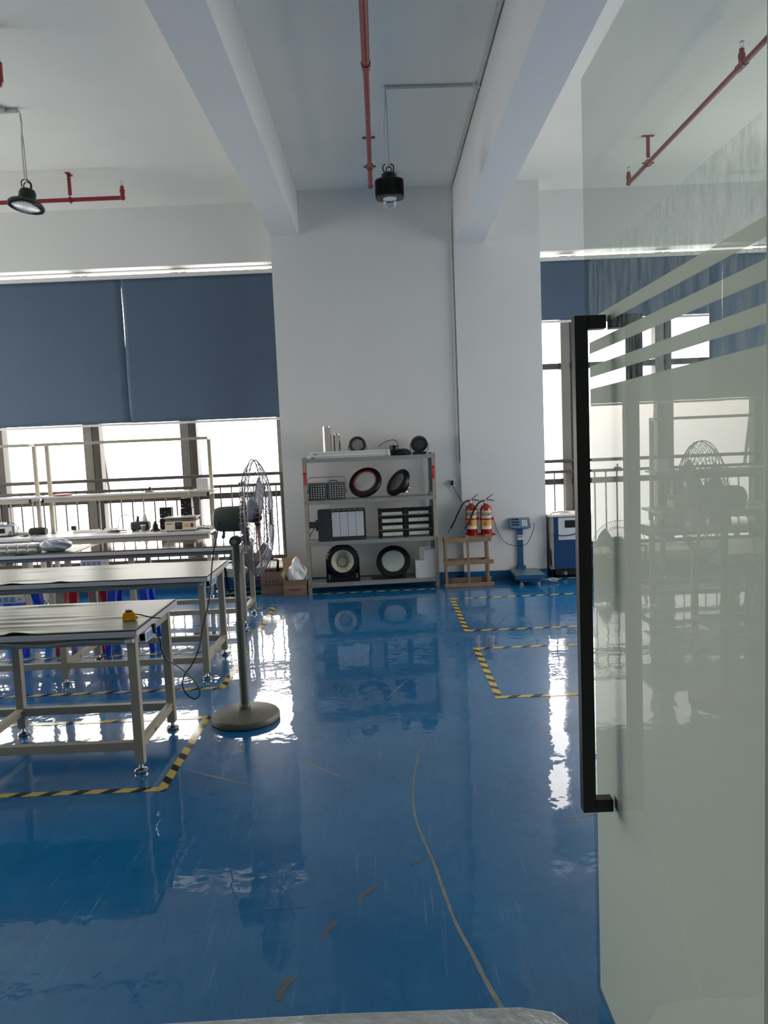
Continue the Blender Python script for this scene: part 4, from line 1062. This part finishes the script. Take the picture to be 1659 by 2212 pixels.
# ------------------------------------------------------------------ cartons left of the rack
def carton(px0, px1, pyb, pyt, Y, dp, label, printed, rz):
    p0, p1 = at(px0, pyb, Y), at(px1, pyb, Y); w_ = (p1-p0).length; h_ = at(px0, pyt, Y).z
    t = thing('cardboard_box', label, 'cardboard box', ((p0.x+p1.x)/2, Y+dp/2, 0), rz); a = w_/2; d = dp/2; th = .005
    b = MB(); b.box(-a, a, -d, -d+th, 0, h_); b.box(-a, a, d-th, d, 0, h_); b.box(-a, -a+th, -d+th, d-th, 0, h_); b.box(a-th, a, -d+th, d-th, 0, h_); b.box(-a, a, -d, d, 0, th); b.build('carton_body', CARD, t)
    if printed == 1:
        fl_ = MB().box(-a, a, d, d+.11, h_-.004, h_, Matrix.Translation((0, 0, 0))); fl_.build('rear_flap', CARDI, t)
        b = MB(); b.bar((a, 0, h_), (a+.15, 0, h_+.012), .005, dp*.9); b.build('side_flap', CARDI, t)
        text('MASTER CARTON', .030, 'print', INK, t, (0, -d-.0008, h_*.42), (PI/2, 0, 0))
        b = MB()
        for k in range(4): 
            x = -.06+k*.04; b.cbox((x, -d-.0006, h_*.56), (.022, .001, .012)); b.cbox((x, -d-.0006, h_*.62), (.010, .001, .010))
        b.build('handling_marks', INK, t)
    else:
        b = MB(); b.bar((-a, -d*.6, h_-.002), (-a+.07, d*.2, h_+.06), .005, dp*.6); b.build('torn_flap', CARDI, t)
        b = MB()
        for k in range(5): b.cbox((-.055+k*.028, -d-.0006, h_*.56), (.022, .001, .026)); b.cbox((-.055+k*.028, -d-.0006, h_*.40), (.02, .001, .020))
        b.build('red_print', REDINK, t)
        MB().box(-a, a, -d-.0012, -d+.001, h_*.47, h_*.66).build('clear_tape', M('packing_tape', (160,132,104), .15), t)
    return t, w_, h_
carton(564, 611, 1283, 1237, 8.70, .30, 'open cardboard box nearest the window with dark print', 1, .03)
t, w_, h_ = carton(612, 661, 1287, 1254, 8.52, .26, 'low cardboard box with red print against the rack leg', 2, .05)
o = lump('white_plastic_bag', BAG, .24, .22, .36, 12, .6, .78); o.location = (t.location.x+.025, t.location.y, .10); tag(o, 'white plastic bag bulging out of the low cardboard box', 'plastic bag')

# ------------------------------------------------------------------ crate
CYf = flo(1015, 1268).y; c0, c1 = at(961, 1269, CYf).x, at(1068, 1265, CYf).x
cz = at(1010, 1161, CYf).z; cm = at(1010, 1215, CYf).z
cr = thing('wooden_crate', 'open wooden crate frame standing on edge below the fire extinguishers', 'crate', ((c0+c1)/2, CYf, 0), .02); w_ = (c1-c0)/2; D = .15
def plank(p, q, a, b_, nm='plank'):
    MB().bar(p, q, a, b_).build(nm, WOOD, cr, .002)
plank((-w_, .0, .024), (w_, .0, .024), .022, .045)
plank((-w_, .0, cm), (w_, .0, cm), .022, .048)
plank((-w_+.01, .0, cz-.027), (w_-.02, .0, cz-.027), .022, .05)
for x in (-w_+.03, 0, w_-.06): plank((x, .022, .0), (x-.005, .022, cz+(.03 if x < -.1 else 0)), .056, .020, 'upright')
for x in (-w_+.03, w_-.06): plank((x, D, .0), (x-.005, D, cz), .056, .020, 'upright')
plank((-w_, D+.02, .05), (w_, D+.02, .05), .022, .06)
plank((-w_+.01, D+.02, cz-.03), (w_-.02, D+.02, cz-.03), .022, .05)
plank((-w_+.01, D+.02, cm), (w_-.02, D+.02, cm), .022, .05)
for x in (-w_+.03, 0, w_-.05):
    plank((x, -.005, cz-.004), (x, D+.03, cz-.004), .045, .018, 'cross_plank')
# ------------------------------------------------------------------ extinguishers
def ext(px, label, src=None):
    Y = 8.93; x = at(px, 1158, Y).x; z = at(px, 1161, Y).z
    if src: return copy_thing(src, (x, Y, z), label)
    t = thing('fire_extinguisher', label, 'fire extinguisher', (x, Y, z), group='red fire extinguishers on the pier'); R = .066
    MB().lathe([(0, 0), (R*.9, 0), (R, .01), (R, .33), (R*.93, .355), (R*.7, .378), (R*.42, .388), (.022, .392), (.022, .41), (0, .41)], seg=36).build('cylinder', RED, t)
    MB().lathe([(R+.004, .012), (R+.006, .015), (R+.006, .055), (R+.003, .055)], seg=32).build('base_cup', RED, t)
    b = MB(); b.lathe([(R+.001, .212), (R+.008, .212), (R+.008, .232), (R+.001, .232)], seg=32, cap=False); b.box(R, R+.02, -.015, .015, .206, .238); b.build('band_clamp', RED, t)
    MB().box(R-.02, R+.035, -.03, .04, .025, .05).build('wall_bracket', RED, t, .004)
    def arc(z0, z1, mat, nm, da=58, off=.0):
        b = MB(); n = 16; lo, hi = [], []
        for i in range(n+1):
            a = math.radians(-90+off-da+2*da*i/n); r = R+.0012
            lo.append(b.bm.verts.new((r*math.cos(a), r*math.sin(a), z0))); hi.append(b.bm.verts.new((r*math.cos(a), r*math.sin(a), z1)))
        for i in range(n): b.bm.faces.new((lo[i], lo[i+1], hi[i+1], hi[i]))
        o = b.build(nm, mat, t); return o
    arc(.105, .32, CREAM, 'label')
    for z0, z1, m_, nm in ((.295, .312, ORANGE, 'label_band'), (.262, .293, BLUEPAP, 'label_band'), (.14, .208, ORANGE, 'label_band'), (.238, .248, ORANGE, 'label_band')):
        o = arc(z0, z1, m_, nm, 54); o.scale = (1.012, 1.012, 1)
    o = text('干粉灭火器', .019, 'label_text', WHITEP, t, (0, -R*1.03-.002, .277), (PI/2, 0, 0))
    o = text('▲', .03, 'label_icons', INK, t, (-.018, -R*1.03-.002, .172), (PI/2, 0, 0))
    MB().lathe([(0, .40), (.018, .40), (.018, .425), (.013, .43), (.013, .445), (0, .445)], seg=18).build('valve_body', CHROME, t)
    g = MB().lathe([(0, 0), (.019, 0), (.019, .012), (0, .012)], Matrix.Translation((0, -.012, .418)) @ Matrix.Rotation(PI/2, 4, 'X'), 20).build('gauge', CHROME, t)
    MB().lathe([(0, .0122), (.014, .0122), (.014, .0128), (0, .0128)], Matrix.Translation((0, -.012, .418)) @ Matrix.Rotation(PI/2, 4, 'X'), 20).build('gauge_face', WHITEP, g)
    MB().bar((.005, 0, .448), (.085, 0, .505), .012, .008).build('top_lever', BLACK, t, .002)
    MB().tube([(.01, 0, .44), (.05, 0, .442), (.095, 0, .425)], .006, 6, smooth=4).build('carry_lever', BLACK, t)
    MB().tube([(-.012, 0, .432), (-.05, -.02, .43), (-.10, -.05, .40), (-.15, -.07, .32), (-.20, -.075, .22), (-.255, -.08, .12)], .0105, 8, smooth=5).build('hose', BLACK, t)
    MB().cyl((-.252, -.08, .125), (-.28, -.08, .07), .011, .016).build('nozzle', M('blue_nozzle', (60,110,140), .5), t)
    return t
e1 = ext(1019.5, 'left red fire extinguisher above crate, its hose swung out over the shelf side')
ext(1051, 'right red fire extinguisher above crate, its hose crossing the other one', e1)

# socket on the wall, wires
p = at(980, 1043, RY); t = thing('wall_socket', 'white twin wall socket with black plug beside the pier', 'wall socket', (p.x, RY, p.z))
MB().box(-.045, .045, -.012, .0, -.043, .043).build('plate', WHITEP, t, .003)
b = MB()
for x, z in ((.02, .015), (.012, -.008), (.028, -.008)): b.cbox((x, -.0125, z), (.006, .002, .010))
b.build('socket_holes', INK, t)
MB().box(-.038, -.006, -.05, -.012, -.024, .03).build('plug', BLACK, t, .004)
q0 = V((p.x-.022, RY-.03, p.z-.024))
cable('scale_cord', [q0, at(988, 1068, RY-.03), at(1000, 1086, PY-.02), at(1012, 1100, PY-.012), at(1035, 1108, PY-.012), at(1063, 1118, PY-.012), at(1072, 1140, PY-.014), at(1085, 1165, PY-.02), at(1100, 1176, PY-.05), at(1125, 1179, 8.9), at(1140, 1172, 8.75), at(1150, 1150, 8.66), at(1154, 1134, 8.6), at(1150, 1130, 8.6)], .0035, BLACK, 'thin black cord sagging from the wall socket past extinguishers to the scale', 'cord')

# ------------------------------------------------------------------ platform scale
p0, p1 = flo(1121, 1266), flo(1169, 1263); SYs = (p0.y+p1.y)/2
xa, xb = at(1115, 1255, SYs-.02).x, at(1178, 1250, SYs-.02).x; sw = xb-xa
sc = thing('platform_scale', 'blue platform weighing scale with display on a post in front of pier', 'scale', ((xa+xb)/2, SYs, 0)); sd_ = .42
a = sw/2
MB().box(-a, a, -.02, sd_, .085, .125).build('platform', SCALET, sc, .004)
MB().box(-a-.001, a+.001, -.0215, -.0195, .075, .122).build('platform_lip', SCALEB, sc)
MB().box(-a+.05, a-.05, .01, sd_-.03, .035, .086).build('base_frame', SCALEB, sc, .004)
for x in (-a+.07, a-.07):
    for y in (.03, sd_-.05): MB().lathe([(0, 0), (.022, 0), (.022, .018), (.01, .036), (0, .036)], Matrix.Translation((x, y, 0)), 16).build('foot', GREYH, sc)
pxx = at(1125, 1230, SYs+sd_+.03).x-(xa+xb)/2
zt2 = at(1128, 1140, SYs+sd_+.03).z
MB().box(pxx-.055, pxx+.055, sd_-.02, sd_+.07, .04, .16).build('post_socket', SCALEB, sc, .004)
po = MB().box(pxx-.032, pxx+.032, sd_+.005, sd_+.055, .1, zt2).build('post', SCALEB, sc, .004)
zl = at(1127, 1161, SYs+sd_).z
MB().box(pxx-.0325, pxx+.0325, sd_+.003, sd_+.0055, zl-.028, zl+.028).build('paper_label', WHITEP, po)
b = MB()
for k in range(4): b.box(pxx-.026+k*.013, pxx-.018+k*.013, sd_+.002, sd_+.0032, zl-.004-.004*(k % 2), zl+.02)
b.build('label_print', BLUEPAP, po)
hm = Matrix.Translation((pxx-.005, sd_-.0, at(1128, 1131, SYs+sd_).z)) @ Matrix.Rotation(math.radians(-28), 4, 'X')
def hb(x0, x1, y0, y1, z0, z1, nm, m_, par=sc, bev=0):
    return MB().box(x0, x1, y0, y1, z0, z1, hm).build(nm, m_, par, bev)
b = MB(); b.prism([(-.128,.07),(.118,.07),(.130,-.05),(.06,-.066),(-.06,-.066),(-.120,-.05)], -.025, .025, hm @ Matrix(((1,0,0,0),(0,0,-1,0),(0,1,0,0),(0,0,0,1))))
head = b.build('display_head', M('head_blue', (84,124,150), .4), sc, .006)
for k in range(3): MB().box(-.10, -.01, -.0275, -.0245, .036-k*.034, .054-k*.034, hm).build('readout', SCREEN, head)
MB().box(.018, .108, -.0268, -.0245, .04, .058, hm).build('green_panel', M('pale_green', (96,146,120), .5), head)
for i in range(4):
    for j in range(4): MB().box(.024+i*.022, .040+i*.022, -.0285, -.0245, .018-j*.02, .033-j*.02, hm).build('key', M('key_red', (170,70,66), .5) if i == 3 else WHITEP, head)

# ------------------------------------------------------------------ blue machine
mp = flo(1196, 1247); mx0 = mp.x; MY = mp.y-.05
mt = at(1195, 1112, MY).z
t = thing('blue_machine', 'blue machine cabinet on castors with white control panel right of pier', 'machine', (mx0, MY, 0)); mw = .62
MB().box(0, mw, 0, .40, .10, mt-.03).build('cabinet', CHILL, t, .006)
MB().box(-.045, .0, .0, .40, .10, mt-.03).build('side_panel', M('grey_side', (150,146,140), .45), t, .004)
MB().box(-.06, mw+.02, -.02, .42, mt-.03, mt).build('top_lid', M('cream_lid', (226,218,206), .5), t, .008)
px0 = at(1206, 1150, MY).x-mx0; pz0, pz1 = at(1220, 1166, MY).z, at(1220, 1118, MY).z
pn = MB().box(px0, mw-.02, -.006, .002, pz0, pz1).build('control_panel', M('panel_white', (198,206,210), .45), t, .002)
sx0 = at(1220, 1130, MY).x-mx0; MB().box(sx0, sx0+.13, -.010, -.005, at(1220, 1140, MY).z, at(1220, 1124, MY).z).build('screen', SCREEN, pn, .002)
MB().box(px0+.02, mw-.1, -.006, .0, .40, .412).build('panel_seam', M('seam_blue', (14,50,96), .5), t)
MB().box(.02, mw-.02, .02, .38, .030, .102).build('underframe', BLACK, t)
for x in (.09, mw-.09):
    for y in (.06, .34):
        w0 = MB().lathe([(.022, -.018), (.042, -.018), (.045, -.012), (.045, .012), (.042, .018), (.022, .018)], Matrix.Translation((x, y, .045)) @ Matrix.Rotation(PI/2, 4, 'Y'), 24).build('castor', BLACK, t)
MB().lathe([(0, 0), (.022, 0), (.022, .012), (0, .012)], Matrix.Translation((.135, .02, .05)) @ Matrix.Rotation(PI/2, 4, 'X'), 16).build('castor_cap', GREYH, t)
MB().tube([(-.0, -.012, mt-.22), (.04, -.03, mt-.24), (.14, -.03, mt-.25), (.24, -.03, mt-.235), (.30, -.01, mt-.21)], .006, smooth=5).build('front_cable', BLACK, t)
b = MB(); b.tube([(.22, .1, mt+.012), (.10, .1, mt+.02), (.0, .06, mt+.012), (-.055, .0, mt-.02), (-.066, -.01, mt-.1), (-.06, -.015, mt-.3), (-.045, -.015, mt-.6), (-.04, -.015, .35), (-.03, -.015, .02)], .005, smooth=5); b.build('side_cable', BLACK, t)
MB().box(.10, .24, .05, .12, mt+.0, mt+.012).build('lid_handle', WHITEP, t, .005)
p = flo(1192, 1258); o = lump('plastic_wrap', GBAG, .14, .08, .06, 21, .5); o.location = (p.x, p.y, .0); tag(o, 'scrap of clear plastic wrap on the floor beside blue machine', 'plastic wrap')
p = flo(1181, 1254); o = MB().box(-.02, .03, -.015, .015, 0, .02).build('wood_scrap', WOOD, bevel=.003); o.location = (p.x, p.y+.02, 0); tag(o, 'little wood scrap on the floor between scale and machine', 'scrap')

# ------------------------------------------------------------------ ceiling services
def pipe_thing(label, loc): return thing('sprinkler_pipe', label, 'pipe', loc, group='red sprinkler pipes')
def sprinkler(par, p, d=1):
    s_ = MB().lathe([(.022, -.03), (.022, .02), (.026, .02), (.026, .05), (.019, .055), (.019, .085), (0, .085)], Matrix.Translation(p), 16).build('riser', REDP, par)
    b = MB(); p = V(p); b.cyl(p+V((0,0,.085)), p+V((0,0,.10)), .010); b.tube([p+V((-.012,0,.10)), p+V((-.008,0,.135))], .0025); b.tube([p+V((.012,0,.10)), p+V((.008,0,.135))], .0025)
    b.lathe([(0, 0), (.018, 0), (.018, .003), (0, .003)], Matrix.Translation(p+V((0,0,.135))), 14); b.build('sprinkler_head', CHROME, s_)
def hanger(par, p, ztop, along):
    # p = pipe centre (local)
    b = MB()
    if along == 'Y': b.box(p[0]-.06, p[0]+.06, p[1]-.02, p[1]+.02, ztop-.006, ztop); b.box(p[0]-.018, p[0]+.018, p[1]-.003, p[1]+.003, p[2]+.05, ztop)
    else: b.box(p[0]-.02, p[0]+.02, p[1]-.06, p[1]+.06, ztop-.006, ztop); b.box(p[0]-.018, p[0]+.018, p[1]-.003, p[1]+.003, p[2]+.045, ztop)
    h_ = b.build('hanger', REDP, par)
    ax = (0, 1, 0) if along == 'Y' else (1, 0, 0)
    b = MB(); b.ring(p, ax, .032, .006, 24)
    for s_ in (-1, 1):
        off = V((s_*.05, 0, 0)) if along == 'Y' else V((0, s_*.05, 0)); b.ball(V(p)+off, .010)
        b.cyl(V(p)+off*.6, V(p)+off, .005)
    b.build('clip', REDP, h_)
# middle pipe, running with the beams
hp = flo(796, 297, CE); cpz = at(798, 360, hp.y).z; pxm = hp.x
ye = flo(798, 402, cpz).y; yr = flo(797, 140, cpz).y
t = pipe_thing('red sprinkler pipe along the middle ceiling bay, beside the pendant lamp', (pxm, hp.y, cpz))
L0 = V((0, 0, 0))
MB().cyl((0, yr-hp.y, 0), (0, ye-hp.y, 0), .021, seg=18).build('pipe', REDP, t)
MB().cyl((0, -hp.y-1, 0), (0, yr-hp.y, 0), .028, seg=18).build('main_pipe', REDP, t)
MB().cyl((0, yr-hp.y-.03, 0), (0, yr-hp.y+.09, 0), .034, .026, 18).build('reducer', REDP, t)
MB().ball((0, ye-hp.y, 0), .027).build('elbow', REDP, t)
hanger(t, (0, 0, 0), CE-cpz, 'Y'); sprinkler(t, (0, ye-hp.y, .03))
# left pipe, across the bay
hp = flo(148, 376, CE); cpz = at(148, 432, hp.y).z
xe = at(265, 428, hp.y).x
t = pipe_thing('red sprinkler pipe across the left ceiling bay, ending in one head', (hp.x, hp.y, cpz))
MB().cyl((-4.0, 0, 0), (xe-hp.x, 0, 0), .021, seg=18).build('pipe', REDP, t)
MB().ball((xe-hp.x, 0, 0), .027).build('elbow', REDP, t)
hanger(t, (0, 0, 0), CE-cpz, 'X'); sprinkler(t, (xe-hp.x, 0, .03))
# right pipe, behind the glass door
hp = flo(1402, 293, CE); cpz = at(1400, 352, hp.y).z
ye = flo(1358, 396, cpz).y; xr = flo(1358, 396, cpz).x
t = pipe_thing('red sprinkler pipe of the right ceiling bay, seen through the glass door', (hp.x, hp.y, cpz))
MB().cyl((xr-hp.x, ye-hp.y, 0), (xr-hp.x, -hp.y-1, 0), .021, seg=18).build('pipe', REDP, t)
MB().ball((xr-hp.x, ye-hp.y, 0), .027).build('elbow', REDP, t)
hanger(t, (xr-hp.x, 0, 0), CE-cpz, 'Y'); sprinkler(t, (xr-hp.x, ye-hp.y, .03))
y2 = flo(1622, 140, cpz).y; sprinkler(t, (xr-hp.x, y2-hp.y, .03)); MB().cyl((xr-hp.x, y2-hp.y-.06, 0), (xr-hp.x, y2-hp.y+.06, 0), .028, seg=18).build('tee', REDP, t)
# stub at left picture edge
p = flo(-6, 152, 4.3); t = pipe_thing('red pipe fitting at the upper left picture edge', (p.x, p.y, 4.3))
MB().cyl((0, 0, -.10), (0, 0, CE-4.3), .024, seg=16).build('drop_pipe', REDP, t)
MB().cyl((0, 0, -.07), (0, 0, .05), .034, seg=16).build('coupling', REDP, t)

# pendant lamps
def pendant_cables(t, top, drop, mat1=WHITEP):
    b = MB(); b.tube([(0, 0, top), (-.012, 0, top-drop*.3), (-.03, 0, top-drop*.6), (0, 0, top-drop)], .004, 6, smooth=6); b.build('flex', PVC, t)
    MB().tube([(0, 0, top), (.004, 0, top-drop*.5), (.004, 0, top-drop)], .002, 5).build('suspension_wire', GREYH, t)
hp = flo(833, 186, CE); lz = at(841, 408, hp.y).z
xx = at(841, 400, hp.y).x
t = thing('pendant_lamp', 'black finned pendant lamp with clear dome hanging in middle bay', 'pendant lamp', (xx, hp.y, lz))
R = px_w(30, hp.y)
b = MB(); b.lathe([(0, .075), (R*.75, .07), (R*.93, .055), (R*.93, -.055), (R*.98, -.065), (R*.98, -.075), (R*.55, -.08)], seg=48, cap=False); b.build('heat_sink', BLACKM, t)
b = MB()
for k in range(40): b.cbox((0,0,0), (.004, R*.1, .13), Matrix.Rotation(2*PI*k/40, 4, 'Z') @ Matrix.Translation((0, R*.95, 0)))
b.build('fins', BLACKM, t)
MB().lathe([(0, .13), (R*.3, .13), (R*.52, .115), (R*.56, .07), (0, .07)], seg=28).build('driver_cap', BLACKM, t)
MB().lathe([(R*.56, -.074), (R*.56, -.082), (R*.98, -.078)], seg=40, cap=False).build('lens_flange', CHAR, t)
MB().lathe([(R*.54, -.078), (R*.52, -.11), (R*.42, -.14), (R*.25, -.158), (0, -.164)], seg=32, cap=False).build('dome_lens', CLEAR, t)
MB().lathe([(0, -.077), (R*.5, -.077), (R*.5, -.08), (0, -.08)], seg=28).build('led_plate', M('led_plate', (215,220,222), .2, .3), t)
b = MB(); b.tube([(-.03, 0, .20), (-.05, 0, .17), (-.04, 0, .14), (-.01, 0, .125)], .006, 6, smooth=4); b.tube([(.015, 0, .20), (.04, 0, .18), (.035, 0, .13)], .006, 6, smooth=4); b.ring((0, 0, .155), (0, 1, 0), .022, .005, 18); b.build('hook', BLACK, t)
pendant_cables(t, CE-lz-.002, CE-lz-.16)
p = at(852, 362, hp.y+.9); z = CE
p = flo(849, 372, CE); 
t2_ = thing('smoke_detector', 'round white detector on the ceiling behind the middle pendant lamp', 'detector', (p.x+.02, p.y, CE))
MB().lathe([(0, 0), (.052, 0), (.052, -.014), (.04, -.034), (.02, -.04), (0, -.04)], seg=28).build('cap', WHITEP, t2_)
MB().lathe([(.02, -.039), (.018, -.048), (0, -.05)], seg=18, cap=False).build('sensor', PVC, t2_)
# left pendant
hp = flo(36, 234, CE); lz = at(57, 440, hp.y).z; xx = at(57, 440, hp.y).x
t = thing('pendant_lamp', 'black disc shaped pendant lamp with white lens hanging in left bay', 'pendant lamp', (xx, hp.y, lz)); R = px_w(37, hp.y)
Tm = Matrix.Rotation(math.radians(8), 4, 'Y') @ Matrix.Rotation(math.radians(-7), 4, 'X')
MB().lathe([(R*.86, -.03), (R*.98, -.034), (R, -.02), (R*.9, .004), (R*.6, .026), (R*.5, .03), (0, .03)], Tm, 48, cap=False).build('heat_sink', BLACKM, t)
MB().lathe([(0, -.012), (R*.6, -.018), (R*.86, -.030)], Tm, 44, cap=False).build('reflector', M('white_lens', (226,226,226), .2, .2), t)
b = MB()
for k in range(44): b.cbox((0,0,0), (.004, R*.16, .02), Tm @ Matrix.Rotation(2*PI*k/44, 4, 'Z') @ Matrix.Translation((0, R*.84, -.028)))
b.build('rim_teeth', BLACKM, t)
MB().lathe([(0, .118), (R*.38, .115), (R*.46, .09), (R*.46, .028), (0, .028)], Tm, 28).build('driver_cap', BLACKM, t)
b = MB(); b.ring((.015, .01, .148), (0, 1, 0), .03, .005, 20); b.tube([(-.03, .01, .145), (-.03, .01, .19), (.01, .01, .20), (.05, .01, .16), (.045, .01, .095)], .005, 6, smooth=4); b.build('hook', BLACK, t)
dx = hp.x-xx; top = CE-lz
b = MB(); b.tube([(dx, 0, top), (dx+.03, 0, top-.08), (dx+.02, 0, top-.3), (dx+.02, 0, top-.55), (.015, .01, .175)], .007, 6, smooth=6); b.build('flex', PVC, t)
MB().tube([(dx+.02, 0, top-.05), (dx+.035, 0, top-.3), (.018, .01, .175)], .0025, 5).build('suspension_wire', M('brown_wire', (100,80,70), .5), t)
# surface ducts
def duct(label, pts, r, name='cable_duct'):
    P = [V(q) for q in pts]; c = P[0].copy(); o = MB()
    for a_, b_ in zip(P, P[1:]): o.cyl(a_-c, b_-c, r, seg=12)
    for q in P[1:-1]: o.ball(q-c, r*1.25)
    ob = o.build(name, PVC); ob.location = c
    return tag(ob, label, 'cable duct', 'white surface cable ducts')
hp = flo(833, 186, CE); j = flo(1040, 172, CE)
duct('white cable duct across middle ceiling to the pendant lamp', [(hp.x-.01, hp.y, CE-.012), (.925, hp.y+.02, CE-.012)], .013)
duct('white cable duct running along right beam and down the wall to the socket', [(.925, -1, CE-.014), (.925, RY-.014, CE-.014), (.912, RY-.014, 4.2), (.912, RY-.014, 1.42)], .014)
p = flo(1035, 173, CE); o = MB().lathe([(0, 0), (.035, 0), (.035, -.03), (0, -.03)], seg=20).build('junction_box', PVC); o.location = (.91, hp.y+.02, CE); tag(o, 'round white junction box where ceiling ducts meet', 'junction box')
lp = flo(36, 234, CE); duct('white cable duct along left ceiling to the disc pendant', [(lp.x-2.5, lp.y+.05, CE-.02), (lp.x, lp.y, CE-.02)], .018)
duct('slanting white cable duct meeting the left ceiling duct', [(lp.x-.9, lp.y-1.1, CE-.02), (lp.x-.1, lp.y-.02, CE-.02)], .018)

# ------------------------------------------------------------------ light
wd_ = bpy.data.worlds.new('sky'); S.world = wd_; wd_.use_nodes = True; nt = wd_.node_tree; N = nt.nodes; L = nt.links
bg = N['Background']; tc = N.new('ShaderNodeTexCoord'); sp = N.new('ShaderNodeSeparateXYZ'); L.new(tc.outputs['Generated'], sp.inputs[0])
cr_ = N.new('ShaderNodeValToRGB'); mr = N.new('ShaderNodeMapRange'); mr.inputs['From Min'].default_value = -.5; mr.inputs['From Max'].default_value = .5
L.new(sp.outputs[2], mr.inputs['Value']); L.new(mr.outputs['Result'], cr_.inputs['Fac'])
el = cr_.color_ramp.elements; el[0].position = 0; el[0].color = (.60,.58,.54,1); el[1].position = 1; el[1].color = (1.0,.95,.89,1)
for pos, c in ((.40, (.71,.68,.65,1)), (.485, (.82,.77,.75,1)), (.53, (1.0,.91,.85,1)), (.66, (1.,.95,.90,1))):
    e = el.new(pos); e.color = c
L.new(cr_.outputs['Color'], bg.inputs['Color']); bg.inputs['Strength'].default_value = 1.0
def portal(loc, rot, sx_, sy_):
    l = bpy.data.lights.new('opening_portal', 'AREA'); l.shape = 'RECTANGLE'; l.size = sx_; l.size_y = sy_; l.cycles.is_portal = True
    o = bpy.data.objects.new('opening_portal', l); COL.objects.link(o); o.location = loc; o.rotation_euler = rot
portal(((XL-1.17)/2, GY+.12, 1.15), (-PI/2, 0, 0), 6.0, 1.8)
portal((4.1, GY+.12, 1.7), (-PI/2, 0, 0), 4.4, 2.9)
portal((XR+.21, 6.7, 1.9), (0, PI/2, 0), 2.6, 4.6)  # this and the next sample sky through the added side openings
portal((XL-.21, 6.6, 2.2), (0, -PI/2, 0), 2.4, 4.8)
vs = S.view_settings; vs.view_transform = 'Standard'; vs.look = 'None'; vs.gamma = 1; vs.use_curve_mapping = False; vs.exposure = 2.66
S.cycles.max_bounces = 14; S.cycles.diffuse_bounces = 8; S.cycles.glossy_bounces = 6; S.cycles.transparent_max_bounces = 16
S.cycles.caustics_reflective = False; S.cycles.caustics_refractive = False
S.cycles.sample_clamp_indirect = 6
